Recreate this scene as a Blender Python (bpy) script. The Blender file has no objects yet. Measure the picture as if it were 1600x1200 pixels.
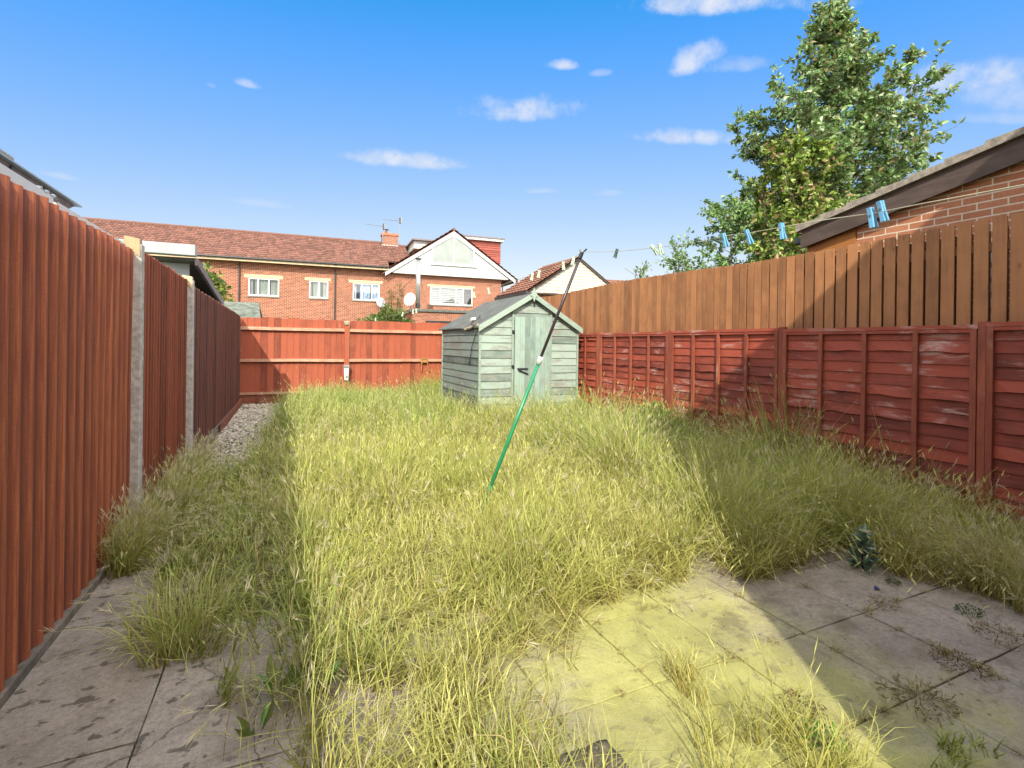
import bpy, math, random
import numpy as np
from mathutils import Vector, Matrix, noise
R = math.radians
random.seed(7); RNG = np.random.default_rng(7)
sc = bpy.context.scene; COL = sc.collection

# ------------------------------------------------------------------ camera
CAM_H = 1.55
cd = bpy.data.cameras.new("camera"); cam = bpy.data.objects.new("camera", cd); COL.objects.link(cam)
cam.location = (0, 0, CAM_H)
cam.rotation_mode = 'QUATERNION'
yaw = R(-24.47)
cam.rotation_quaternion = (Matrix.Rotation(yaw, 3, 'Z') @ Matrix.Rotation(R(90), 3, 'X') @ Matrix.Rotation(R(0.8), 3, 'Z')).to_quaternion()
cd.sensor_width = 36; cd.lens = 780/1600*36
cd.shift_y = -62/1600
cd.clip_start = 0.05; cd.clip_end = 2000
sc.camera = cam
sc.render.resolution_x = 1024; sc.render.resolution_y = 768
# ------------------------------------------------------------------ light
SUN_D = Vector((.605, 1.16, -1)).normalized()      # direction the sunlight travels
sun_el = math.asin(-SUN_D.z)
to_sun = -SUN_D
world = bpy.data.worlds.new("World"); sc.world = world; world.use_nodes = True
sl = bpy.data.lights.new("sun", 'SUN'); sun = bpy.data.objects.new("sun", sl); COL.objects.link(sun)
sl.energy = 3.1; sl.angle = R(.55); sl.color = (1, .94, .77)
sun.rotation_mode = 'QUATERNION'; sun.rotation_quaternion = SUN_D.to_track_quat('-Z', 'Y')
sun.location = (-5, -8, 12)
sc.view_settings.view_transform = 'Standard'; sc.view_settings.look = 'None'
sc.view_settings.exposure = 1.1; sc.view_settings.gamma = 1
sc.cycles.max_bounces = 6; sc.cycles.transparent_max_bounces = 12
sc.cycles.use_denoising = True

# ------------------------------------------------------------------ node helper
class NT:
    def __init__(s, tree): s.t = tree; s.n = tree.nodes; s.l = tree.links
    def node(s, kind, **kw):
        n = s.n.new(kind)
        for k, v in kw.items():
            if k == 'inp':
                for a, b in v.items():
                    if isinstance(b, bpy.types.NodeSocket): s.l.new(b, n.inputs[a])
                    else: n.inputs[a].default_value = b
            else: setattr(n, k, v)
        return n
    def math(s, op, a, b=0., c=0., clamp=False):
        n = s.node('ShaderNodeMath', operation=op, use_clamp=clamp)
        for i, v in enumerate((a, b, c)):
            if isinstance(v, bpy.types.NodeSocket): s.l.new(v, n.inputs[i])
            else: n.inputs[i].default_value = v
        return n.outputs[0]
    def mix(s, fac, a, b, mode='MIX'):
        n = s.node('ShaderNodeMix', data_type='RGBA', blend_type=mode)
        for i, v in ((0, fac), (6, a), (7, b)):
            if isinstance(v, bpy.types.NodeSocket): s.l.new(v, n.inputs[i])
            else: n.inputs[i].default_value = v if i == 0 else (*v[:3], 1)
        return n.outputs[2]
    def ramp(s, fac, lo, hi, a=0., b=1.):
        n = s.node('ShaderNodeMapRange', interpolation_type='SMOOTHSTEP')
        s.l.new(fac, n.inputs[0])
        for i, v in enumerate((lo, hi, a, b)): n.inputs[i+1].default_value = v
        return n.outputs[0]
    def noise(s, vec, scale, detail=3., rough=.55, dist=0.):
        n = s.node('ShaderNodeTexNoise'); s.l.new(vec, n.inputs['Vector'])
        n.inputs['Scale'].default_value = scale; n.inputs['Detail'].default_value = detail
        n.inputs['Roughness'].default_value = rough; n.inputs['Distortion'].default_value = dist
        return n.outputs['Fac']
    def scale(s, vec, sx, sy, sz=1.):
        n = s.node('ShaderNodeMapping'); s.l.new(vec, n.inputs[0]); n.inputs['Scale'].default_value = (sx, sy, sz)
        return n.outputs[0]
    def bump(s, h, strength, dist=.01):
        return s.node('ShaderNodeBump', inp={'Height': h, 'Strength': strength, 'Distance': dist}).outputs[0]

# ------------------------------------------------------------------ sky with small clouds (placed by direction)
def build_sky():
    t = NT(world.node_tree); t.n.clear()
    sky = t.node('ShaderNodeTexSky', sky_type='NISHITA', sun_disc=False, sun_elevation=sun_el, altitude=50,
                 air_density=1.0, dust_density=.2, ozone_density=6.0)
    sky.sun_rotation = math.atan2(to_sun.x, to_sun.y)
    sc3 = t.node('ShaderNodeSeparateColor', inp={0: sky.outputs[0]})      # film-like grade of the clear sky: deeper blue, softer horizon
    def soft(x, p, q): return t.math('DIVIDE', 1., t.math('ADD', t.math('DIVIDE', p, t.math('MAXIMUM', x, .05)), q))
    rr = soft(t.math('SUBTRACT', sc3.outputs[0], .6), .62, .155); gg = soft(sc3.outputs[1], 1.02, .165); bb = t.math('MINIMUM', t.math('MULTIPLY', sc3.outputs[2], .95), 3.1)
    clear = t.node('ShaderNodeCombineColor', inp={0: rr, 1: gg, 2: bb}).outputs[0]
    gen = t.node('ShaderNodeTexCoord').outputs['Generated']
    warp = t.noise(gen, 9, 5, .6); fine = t.noise(gen, 26, 6, .65)
    psi = R(24.47); ro = R(.8)
    total = None
    clouds = [(812,176,84,25,.95,.1),(772,166,34,18,.6,0),(628,252,92,17,.85,.05),(878,102,27,10,.8,-.2),(1092,95,40,26,.85,.2),(1150,104,62,17,.4,-.5),
              (1092,217,84,17,.85,-.8),(1500,128,90,34,.85,-.5),(1570,148,66,48,.5,-.5),(1150,6,170,24,.9,-1.5),(386,132,20,8,.6,0),(940,115,20,7,.35,0),
              (848,299,26,6,.35,0),(1116,330,20,16,.6,0),(90,275,24,7,.3,0),(330,134,9,6,.25,0),(405,318,46,8,.22,0),(950,302,22,7,.28,0),(1560,186,50,14,.3,-1.2),
              (-260,180,120,40,.8,0),(-700,60,200,40,.8,0),(1950,60,150,40,.8,0)]
    for px, py, hw, hh, op, tilt in clouds:
        x, y = px-800, 538-py
        X = (x*math.cos(ro)-y*math.sin(ro))/780; Y = (x*math.sin(ro)+y*math.cos(ro))/780
        d = Vector((X*math.cos(psi)+math.sin(psi), -X*math.sin(psi)+math.cos(psi), Y)); ln = d.length; d.normalize()
        rt = d.cross(Vector((0,0,1))).normalized(); up = rt.cross(d)
        a, b = hw/780/ln, hh/780/ln**1.2
        def dot(v): return t.node('ShaderNodeVectorMath', operation='DOT_PRODUCT', inp={0: gen, 1: tuple(v)}).outputs['Value']
        u = t.math('MULTIPLY', dot(rt), 1/a); v = t.math('MULTIPLY', dot(up), 1/b)
        v = t.math('SUBTRACT', v, t.math('MULTIPLY', u, tilt))
        v2 = t.math('MULTIPLY', v, t.math('ADD', 1.0, t.math('MULTIPLY', t.math('LESS_THAN', v, 0.), .7)))   # flatter base
        q = t.math('ADD', t.math('MULTIPLY', u, u), t.math('MULTIPLY', v2, v2))
        q = t.math('ADD', q, t.math('MULTIPLY', t.math('SUBTRACT', warp, .5), 2.6))
        q = t.math('ADD', q, t.math('MULTIPLY', t.math('SUBTRACT', fine, .5), 2.6))
        m = t.ramp(q, 1.35, -.6, 0, op)
        m = t.math('MULTIPLY', m, t.math('GREATER_THAN', dot(d), .3))
        total = m if total is None else t.math('MAXIMUM', total, m)
    cc = t.mix(t.noise(gen, 34, 4), (2.2, 2.35, 2.75), (2.9, 2.95, 3.1))
    out = t.mix(total, clear, cc)
    # unseen bright cloud banks added overhead and behind the viewer to fill the shade
    fw = Vector((math.sin(psi), math.cos(psi), .12)).normalized()
    away = t.ramp(t.node('ShaderNodeVectorMath', operation='DOT_PRODUCT', inp={0: gen, 1: tuple(fw)}).outputs['Value'], .50, .22)
    bank = t.math('MULTIPLY', away, t.ramp(t.noise(gen, 2.6, 6, .6), .32, .50))
    side = t.ramp(t.node('ShaderNodeVectorMath', operation='DOT_PRODUCT', inp={0: gen, 1: (.93, -.37, 0.)}).outputs['Value'], -.45, .45)  # added cloud is brighter on the right, to lift the left fence's shade
    out = t.mix(bank, out, t.mix(side, (5.6, 5.5, 5.3), (15., 14.6, 13.8)))
    bg = t.node('ShaderNodeBackground', inp={'Color': out, 'Strength': .15})
    t.l.new(bg.outputs[0], t.node('ShaderNodeOutputWorld').inputs[0])
build_sky()

# ------------------------------------------------------------------ materials
MATS = {}
def new_mat(name):
    m = bpy.data.materials.new(name); m.use_nodes = True
    t = NT(m.node_tree); t.n.clear()
    out = t.node('ShaderNodeOutputMaterial'); p = t.node('ShaderNodeBsdfPrincipled')
    t.l.new(p.outputs[0], out.inputs[0]); MATS[name] = m
    return m, t, p
def setp(t, p, **kw):
    for k, v in kw.items():
        k = k.replace('_', ' ')
        if isinstance(v, bpy.types.NodeSocket): t.l.new(v, p.inputs[k])
        elif k == 'Base Color': p.inputs[k].default_value = (*v[:3], 1)
        else: p.inputs[k].default_value = v
def uvn(t): return t.node('ShaderNodeUVMap', uv_map='UVMap').outputs[0]
def rnd(t): return t.node('ShaderNodeAttribute', attribute_name='rnd').outputs['Fac']
def plain(name, c, rough=.6, metal=0., var=.12, scale=8., bump=0., spec=.5):
    m, t, p = new_mat(name); o = t.node('ShaderNodeTexCoord').outputs['Object']
    n = t.noise(o, scale, 5, .6)
    col = t.mix(t.ramp(n, .3, .7), tuple(x*(1-var) for x in c), tuple(min(1, x*(1+var)) for x in c))
    setp(t, p, Base_Color=col, Roughness=rough, Metallic=metal); p.inputs['Specular IOR Level'].default_value = spec
    if bump: t.l.new(t.bump(n, bump, .01), p.inputs['Normal'])
    return m
def wood(name, dark, light, along='v', worn=None, worn_amt=0., seam=.18, scale=1., rough=.75, knots=.3, stainz=None):
    m, t, p = new_mat(name); uv = uvn(t)
    r = rnd(t)
    off = t.node('ShaderNodeCombineXYZ', inp={0: t.math('MULTIPLY', r, 37.), 1: t.math('MULTIPLY', r, 91.)}).outputs[0]
    uo = t.node('ShaderNodeVectorMath', operation='ADD', inp={0: uv, 1: off}).outputs[0]
    k = (60*scale, 2.2*scale) if along == 'v' else (2.2*scale, 60*scale)
    k2 = (14*scale, 1.1*scale) if along == 'v' else (1.1*scale, 14*scale)
    g1 = t.noise(t.scale(uo, *k), 1, 5, .65, .6); g2 = t.noise(t.scale(uo, *k2), 1, 4, .6, .8)
    blot = t.noise(uo, 3.2*scale, 5, .65)
    f = t.math('ADD', t.math('MULTIPLY', g1, .35), t.math('ADD', t.math('MULTIPLY', g2, .4), t.math('MULTIPLY', r, seam*1.6)))
    f = t.math('ADD', f, t.math('MULTIPLY', t.math('SUBTRACT', blot, .5), .6))
    col = t.mix(t.ramp(f, .25, .72), dark, light)
    if knots:
        vo = t.node('ShaderNodeTexVoronoi', inp={'Scale': 1.0, 'Vector': t.scale(uo, *((7, 2.6) if along == 'v' else (2.6, 7)))})
        kn = t.ramp(vo.outputs['Distance'], .10, .03)
        col = t.mix(t.math('MULTIPLY', kn, knots), col, tuple(x*.35 for x in dark))
    if worn:
        w = t.noise(t.scale(uo, *((9, 2.5) if along == 'v' else (2.5, 9))), 1, 6, .7, .5)
        w2 = t.noise(uv, .9, 3, .6)
        ww = t.math('ADD', t.math('MULTIPLY', w, .6), t.math('MULTIPLY', w2, .4))
        col = t.mix(t.ramp(ww, .66-worn_amt, .80-worn_amt), col, worn)
    setp(t, p, Base_Color=col, Roughness=rough)
    t.l.new(t.bump(f, .5, .004), p.inputs['Normal'])
    return m
def brick(name, c1, c2, mortar, bw=.225, bh=.075, ms=.011, dirt=.25, bumpd=.006):
    m, t, p = new_mat(name); uv = uvn(t)
    b = t.node('ShaderNodeTexBrick', offset=.5, inp={'Vector': uv, 'Color1': (0,0,0,1), 'Color2': (1,1,1,1), 'Mortar': (.5,.5,.5,1), 'Scale': 1., 'Mortar Size': ms,
               'Mortar Smooth': .15, 'Bias': 0., 'Brick Width': bw, 'Row Height': bh})
    n = t.noise(uv, 2.1, 5, .65); n2 = t.noise(uv, 45, 3, .6)
    base = t.mix(b.outputs['Color'], c1, c2)
    base = t.mix(t.ramp(n2, .3, .7, 0, .45), base, tuple(x*.6 for x in c1))
    col = t.mix(b.outputs['Fac'], base, mortar)
    col = t.mix(t.ramp(n, .45, .75, 0, dirt), col, tuple(x*.45 for x in c1))
    setp(t, p, Base_Color=col, Roughness=.85)
    t.l.new(t.bump(t.math('SUBTRACT', t.math('MULTIPLY', n2, .2), b.outputs['Fac']), .6, bumpd), p.inputs['Normal'])
    return m
def leafmat(name, gloss=.45, trans=.35):
    m, t, p = new_mat(name)
    a = t.node('ShaderNodeAttribute', attribute_name='Col').outputs['Color']
    setp(t, p, Base_Color=a, Roughness=gloss); p.inputs['Specular IOR Level'].default_value = .35
    tr = t.node('ShaderNodeBsdfTranslucent', inp={'Color': t.mix(.35, a, (.25, .32, .03), 'MIX')})
    mx = t.node('ShaderNodeMixShader', inp={0: trans, 1: p.outputs[0], 2: tr.outputs[0]})
    t.l.new(mx.outputs[0], [n for n in t.n if n.type == 'OUTPUT_MATERIAL'][0].inputs[0])
    return m

leafmat('grass_blade', .6, .35); leafmat('leaf', .38, .3)
wood('red_lap', (.12,.020,.012), (.31,.058,.032), 'u', worn=(.46,.27,.24), worn_amt=.135, seam=.22)
wood('red_batten', (.19,.040,.022), (.35,.095,.050), 'v', worn=(.40,.22,.15), worn_amt=.10, seam=.1)
wood('rear_board', (.145,.028,.013), (.30,.068,.030), 'v', worn=(.46,.2,.11), worn_amt=.08, seam=.3)
wood('rear_rail', (.26,.10,.055), (.46,.27,.18), 'u', worn=(.62,.5,.38), worn_amt=.12, seam=.1)
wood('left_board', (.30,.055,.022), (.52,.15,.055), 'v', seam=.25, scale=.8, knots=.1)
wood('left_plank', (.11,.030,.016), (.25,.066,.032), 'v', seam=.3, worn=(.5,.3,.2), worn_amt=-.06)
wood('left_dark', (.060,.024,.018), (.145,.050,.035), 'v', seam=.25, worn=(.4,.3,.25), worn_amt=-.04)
wood('brown_board', (.19,.080,.032), (.38,.165,.066), 'v', seam=.16, knots=.45)
wood('brown_rail', (.10,.045,.015), (.18,.08,.03), 'u')
wood('clad_brown', (.28,.10,.02), (.42,.17,.04), 'u', seam=.05)
wood('barge_brown', (.055,.035,.028), (.11,.075,.065), 'u', seam=.05)
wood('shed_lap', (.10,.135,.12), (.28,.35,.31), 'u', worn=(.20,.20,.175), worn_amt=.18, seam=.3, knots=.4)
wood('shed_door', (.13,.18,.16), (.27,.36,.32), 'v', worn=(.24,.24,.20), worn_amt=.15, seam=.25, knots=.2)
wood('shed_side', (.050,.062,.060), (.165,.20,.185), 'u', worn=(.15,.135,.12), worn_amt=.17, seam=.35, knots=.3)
wood('shed_trim', (.19,.245,.21), (.29,.365,.315), 'u', worn=(.22,.21,.18), worn_amt=.12)
wood('post_wood', (.35,.25,.14), (.55,.42,.27), 'v')
plain('concrete', (.36,.33,.31), .9, var=.25, scale=22, bump=.5)
plain('concrete_dark', (.14,.115,.09), .95, var=.35, scale=12, bump=.6)
plain('felt', (.095,.10,.092), .9, var=.22, scale=5, bump=.3)
plain('felt_old', (.11,.125,.105), .9, var=.4, scale=6, bump=.3)
plain('white_plastic', (.58,.58,.57), .35, var=.03)
plain('white_paint', (.50,.50,.49), .5, var=.06, scale=3)
plain('clad_cream', (.42,.39,.33), .55, var=.1, scale=2)
plain('black_plastic', (.022,.023,.028), .4, var=.2)
plain('dark_room', (.03,.03,.035), .8)
plain('curtain', (.20,.23,.20), .85, var=.15, scale=2)
plain('curtain_blue', (.32,.42,.62), .85, var=.4, scale=5)
plain('blind', (.36,.37,.36), .8, var=.05)
plain('stone_lintel', (.46,.36,.24), .9, var=.15, scale=6)
plain('grey_sill', (.20,.19,.18), .8, var=.2)
plain('steel', (.42,.43,.44), .28, metal=.55, var=.1)
plain('dull_metal', (.25,.25,.25), .45, metal=.8, var=.2)
plain('rust', (.33,.17,.05), .8, var=.4, scale=30)
plain('grey_board', (.25,.28,.30), .6, var=.1, scale=3)
plain('grey_fascia', (.29,.32,.33), .4, var=.06, scale=3)
plain('slate_verge', (.17,.14,.15), .7, var=.2)
plain('green_tube', (.015,.20,.09), .3, var=.1)
plain('dark_tube', (.05,.038,.045), .35, metal=.3, var=.2)
plain('blue_peg', (.16,.40,.66), .45, var=.1)
plain('pale_peg', (.52,.66,.52), .5, var=.12)
plain('dark_peg', (.05,.09,.07), .5, var=.2)
plain('rope', (.42,.40,.30), .7, var=.15)
plain('clay', (.42,.14,.07), .85, var=.3, scale=9)
plain('purple_foil', (.05,.03,.14), .3, var=.3)
plain('bark', (.12,.09,.065), .9, var=.3, scale=20, bump=.6)
plain('mat_brown', (.11,.09,.06), .95, var=.4, scale=40, bump=.8)
plain('dish_white', (.42,.42,.40), .5, var=.05)
plain('dish_grey', (.30,.33,.36), .5, var=.1)
plain('tile_edge', (.27,.235,.20), .9, var=.3, scale=14, bump=.6)
brick('brick_terrace', (.17,.036,.018), (.33,.085,.040), (.46,.34,.24), ms=.008, dirt=.3)
brick('brick_muted', (.20,.06,.04), (.30,.11,.07), (.34,.24,.18), dirt=.3)  # muted brick with darker mortar, for the chimney and neighbouring houses
brick('brick_garage', (.40,.155,.080), (.50,.21,.11), (.62,.53,.42), bh=.070, ms=.0065, dirt=.2, bumpd=.002)
def tilemat(name, a, b, moss):
    m, t, p = new_mat(name); uv = uvn(t)
    n = t.noise(uv, 1.1, 6, .7); n2 = t.noise(uv, 9, 3)
    col = t.mix(t.ramp(t.math('ADD', t.math('MULTIPLY', n2, .5), t.math('MULTIPLY', rnd(t), .5)), .2, .8), a, b)
    col = t.mix(t.ramp(n, .5, .8, 0, .5), col, moss)
    setp(t, p, Base_Color=col, Roughness=.85)
tilemat('roof_tile', (.12,.055,.040), (.22,.10,.075), (.09,.055,.04))
tilemat('roof_tile_brown', (.15,.065,.042), (.24,.11,.075), (.14,.085,.06))
tilemat('tile_hung', (.19,.045,.034), (.31,.08,.06), (.15,.045,.035))
def glassmat():
    m, t, p = new_mat('window_glass')
    setp(t, p, Base_Color=(.8,.85,.88), Roughness=.04); p.inputs['Specular IOR Level'].default_value = .7
    tr = t.node('ShaderNodeBsdfTransparent', inp={0: (.9,.93,.94,1)})
    mx = t.node('ShaderNodeMixShader', inp={0: .88, 1: t.node('ShaderNodeBsdfGlossy', inp={'Roughness': .03}).outputs[0], 2: tr.outputs[0]})
    t.l.new(mx.outputs[0], [n for n in t.n if n.type == 'OUTPUT_MATERIAL'][0].inputs[0])
glassmat()
def slabmat():
    m, t, p = new_mat('paving_slab'); o = t.node('ShaderNodeTexCoord').outputs['Object']; r = rnd(t)
    n = t.noise(o, 2.3, 6, .7, .4); f = t.noise(o, 38, 5, .7); big = t.noise(o, .8, 3, .6)
    col = t.mix(t.ramp(n, .3, .7), (.22,.185,.155), (.38,.33,.28))
    col = t.mix(t.math('MULTIPLY', r, .4), col, (.19,.155,.12))
    col = t.mix(t.ramp(f, .35, .75, 0, .6), col, (.13,.105,.08))
    # sunlit yellow painted into the slabs as a yellow-green tint, strongest mid-yard
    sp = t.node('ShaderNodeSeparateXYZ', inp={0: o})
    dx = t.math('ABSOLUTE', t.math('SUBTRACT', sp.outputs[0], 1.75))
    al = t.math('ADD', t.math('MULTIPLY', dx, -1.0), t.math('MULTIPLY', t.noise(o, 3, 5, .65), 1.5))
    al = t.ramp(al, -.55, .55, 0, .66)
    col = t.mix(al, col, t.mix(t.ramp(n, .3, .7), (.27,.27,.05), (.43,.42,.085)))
    vo = t.node('ShaderNodeTexVoronoi', inp={'Scale': 8., 'Vector': t.node('ShaderNodeVectorMath', operation='ADD', inp={0: o, 1: t.node('ShaderNodeTexNoise', inp={'Scale': 14., 'Vector': o}).outputs['Color']}).outputs[0]})
    spots = t.math('MULTIPLY', t.ramp(vo.outputs['Distance'], .30, .16), t.ramp(t.noise(o, 1.6, 3), .47, .6))
    left = t.ramp(sp.outputs[0], .2, -.5, .35, 1.)
    sp1 = t.ramp(t.noise(t.scale(o, 1, 1.4, 1), 11, 3, .5), .60, .655); sp2 = t.ramp(t.noise(o, 3.4, 6, .75, .6), .55, .68)
    col = t.mix(t.math('MULTIPLY', t.math('MULTIPLY', sp1, .8), left), col, (.06,.052,.042))
    col = t.mix(t.math('MULTIPLY', t.math('MULTIPLY', sp2, .55), left), col, (.10,.09,.075))
    crk = t.node('ShaderNodeTexVoronoi', feature='DISTANCE_TO_EDGE', inp={'Scale': 1.15, 'Vector': t.node('ShaderNodeVectorMath', operation='ADD', inp={0: o, 1: t.node('ShaderNodeVectorMath', operation='SCALE', inp={0: t.node('ShaderNodeTexNoise', inp={'Scale': 5., 'Detail': 5., 'Vector': o}).outputs['Color'], 'Scale': .22}).outputs[0]}).outputs[0]})
    col = t.mix(t.math('MULTIPLY', t.math('MULTIPLY', t.ramp(crk.outputs['Distance'], .006, .002), .7), t.ramp(sp.outputs[0], .3, -.1)), col, (.05,.042,.03))
    vs = t.node('ShaderNodeTexVoronoi', inp={'Scale': 13., 'Vector': o})
    tiny = t.math('MULTIPLY', t.ramp(vs.outputs['Distance'], .13, .06), t.ramp(big, .4, .55))
    col = t.mix(t.math('MULTIPLY', tiny, .85), col, (.05,.045,.035))
    gr = t.noise(o, 120, 3, .7); col = t.mix(t.ramp(gr, .55, .75, 0, .5), col, (.42,.38,.32)); col = t.mix(t.ramp(gr, .45, .28, 0, .55), col, (.08,.07,.055))
    dirt = t.ramp(t.math('ADD', t.noise(o, 5, 6, .7), t.math('MULTIPLY', big, .5)), .78, .95); col = t.mix(t.math('MULTIPLY', dirt, .6), col, (.11,.085,.06))
    setp(t, p, Base_Color=col, Roughness=.92); p.inputs['Specular IOR Level'].default_value = .2
    t.l.new(t.bump(t.math('ADD', t.math('MULTIPLY', n, .7), t.math('MULTIPLY', f, .35)), .6, .012), p.inputs['Normal'])
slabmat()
def soilmat(name, a, b, sc_=14):
    m, t, p = new_mat(name); o = t.node('ShaderNodeTexCoord').outputs['Object']
    n = t.noise(o, sc_, 8, .75); n2 = t.noise(o, 1.1, 3)
    col = t.mix(t.ramp(n, .3, .7), a, b); col = t.mix(t.ramp(n2, .3, .8, 0, .4), col, (.16,.17,.05))
    setp(t, p, Base_Color=col, Roughness=.95); t.l.new(t.bump(n, 1, .03), p.inputs['Normal'])
soilmat('soil', (.055,.045,.028), (.16,.14,.07))
soilmat('far_ground', (.07,.09,.03), (.13,.14,.06), 3)
def corrmat():
    m, t, p = new_mat('left_corrugated'); uv = uvn(t); o = t.node('ShaderNodeTexCoord').outputs['Object']
    f = t.noise(t.scale(uv, 70, 2.2), 1, 6, .7, .2); sp = t.noise(uv, 90, 3, .7); b = t.noise(t.scale(uv, 8, 1.2), 1, 5, .6)
    col = t.mix(t.ramp(f, .36, .64), (.24,.055,.022), (.46,.135,.045))
    col = t.mix(t.ramp(sp, .45, .7, 0, .6), col, (.22,.05,.025))
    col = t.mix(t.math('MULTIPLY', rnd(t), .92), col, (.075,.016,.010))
    col = t.mix(t.ramp(b, .45, .75, 0, .4), col, (.20,.05,.03))
    setp(t, p, Base_Color=col, Roughness=.8); t.l.new(t.bump(t.math('ADD', f, t.math('MULTIPLY', sp, .5)), .5, .004), p.inputs['Normal'])
corrmat()

# ------------------------------------------------------------------ mesh builder
def world_loc(o):
    return o.location.copy() if o is not None else Vector((0, 0, 0))
ROOTOF = {}
class MB:
    def __init__(s): s.v = []; s.f = []; s.r = []
    def add(s, vs, fs, r=None):
        if r is None: r = random.random()
        b = len(s.v); s.v += [tuple(p) for p in vs]; s.f += [tuple(i+b for i in f) for f in fs]; s.r += [r]*len(vs)
    def hexa(s, p, r=None):   # p: 4 bottom ccw, 4 top ccw
        s.add(p, [(3,2,1,0), (4,5,6,7), (0,1,5,4), (1,2,6,5), (2,3,7,6), (3,0,4,7)], r)
    def box(s, x0, x1, y0, y1, z0, z1, r=None):
        s.hexa([(x0,y0,z0),(x1,y0,z0),(x1,y1,z0),(x0,y1,z0),(x0,y0,z1),(x1,y0,z1),(x1,y1,z1),(x0,y1,z1)], r)
    def obox(s, c, ax, ay, az, r=None):   # centre and half-axis vectors
        c = Vector(c); ax, ay, az = Vector(ax), Vector(ay), Vector(az)
        s.hexa([c-ax-ay-az, c+ax-ay-az, c+ax+ay-az, c-ax+ay-az, c-ax-ay+az, c+ax-ay+az, c+ax+ay+az, c-ax+ay+az], r)
    def bar(s, a, b, w, h, up=(0,0,1), r=None):
        a, b = Vector(a), Vector(b); d = (b-a); up = Vector(up)
        sd = d.cross(up).normalized()*w/2; u2 = sd.cross(d).normalized()*h/2
        s.obox((a+b)/2, d/2, sd, u2, r)
    def poly(s, pts, thick, r=None):      # planar polygon, thick vector
        n = len(pts); th = Vector(thick); q = [Vector(p) for p in pts] + [Vector(p)+th for p in pts]
        s.add(q, [tuple(range(n))[::-1], tuple(range(n, 2*n))] + [(i, (i+1) % n, n+(i+1) % n, n+i) for i in range(n)], r)
    def face(s, pts, r=None): s.add(pts, [tuple(range(len(pts)))], r)
    def tube(s, pts, rad, n=8, r=None, cap=True):
        pts = [Vector(p) for p in pts]; rings = []
        if not hasattr(rad, '__len__'): rad = [rad]*len(pts)
        for i, p in enumerate(pts):
            d = (pts[min(i+1, len(pts)-1)]-pts[max(i-1, 0)]).normalized()
            a = d.cross(Vector((0,0,1)) if abs(d.z) < .95 else Vector((1,0,0))).normalized(); b = d.cross(a)
            rings.append([p+(a*math.cos(2*math.pi*k/n)+b*math.sin(2*math.pi*k/n))*rad[i] for k in range(n)])
        vs = [q for g in rings for q in g]; fs = []
        for i in range(len(pts)-1):
            for k in range(n):
                k2 = (k+1) % n; fs.append((i*n+k, i*n+k2, (i+1)*n+k2, (i+1)*n+k))
        if cap: fs += [tuple(range(n))[::-1], tuple(range((len(pts)-1)*n, len(pts)*n))]
        s.add(vs, fs, r)
    def build(s, name, mat, parent=None, local=False, smooth=False, bevel=0., origin=None, uvax=None):
        me = bpy.data.meshes.new(name)
        off = Vector((0,0,0))
        if parent is not None and not local: off = ROOTOF.get(parent.name, world_loc(parent))
        elif parent is None:
            if origin is None:
                a = np.array(s.v); lo, hi = a.min(0), a.max(0); off = Vector(((lo[0]+hi[0])/2, (lo[1]+hi[1])/2, lo[2]))
            else: off = Vector(origin)
        me.from_pydata([Vector(p)-off for p in s.v], [], s.f); me.update()
        at = me.attributes.new('rnd', 'FLOAT', 'POINT'); at.data.foreach_set('value', s.r)
        uv = me.uv_layers.new(name='UVMap'); Z = Vector((0,0,1)); arr = np.zeros(len(me.loops)*2, np.float32)
        for p in me.polygons:
            n = p.normal
            v = (Z-n*n.z)
            if v.length < .2: u = Vector((1,0,0)); v = Vector((0,1,0))
            else: v.normalize(); u = v.cross(n)
            if n.length < .5: continue
            if uvax and abs(n.z) < .9: u = Vector((1,0,0)) if uvax == 'x' else Vector((0,1,0)); v = Vector((0,0,1))
            for li in p.loop_indices:
                q = Vector(s.v[me.loops[li].vertex_index]); arr[li*2] = q.dot(u); arr[li*2+1] = q.dot(v)
        uv.data.foreach_set('uv', arr)
        if smooth: me.polygons.foreach_set('use_smooth', [True]*len(me.polygons))
        me.materials.append(MATS[mat])
        o = bpy.data.objects.new(name, me); COL.objects.link(o)
        if parent is not None:
            o.parent = parent; ROOTOF[o.name] = off
        else: o.location = off
        if bevel:
            b = o.modifiers.new('bevel', 'BEVEL'); b.width = bevel; b.segments = 2; b.limit_method = 'ANGLE'
        return o
def tag(o, label=None, cat=None, group=None, kind=None):
    for k, v in (('label', label), ('category', cat), ('group', group), ('kind', kind)):
        if v: o[k] = v
    return o
def thing(name, loc, label, cat, group=None, rz=0.):
    o = bpy.data.objects.new(name, None); COL.objects.link(o); o.location = loc; o.rotation_euler = (0, 0, rz); o.empty_display_size = .1
    return tag(o, label, cat, group)
def rough(x, y, s=1., seed=0.): return noise.noise(Vector((x*s, y*s, seed)))

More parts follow.
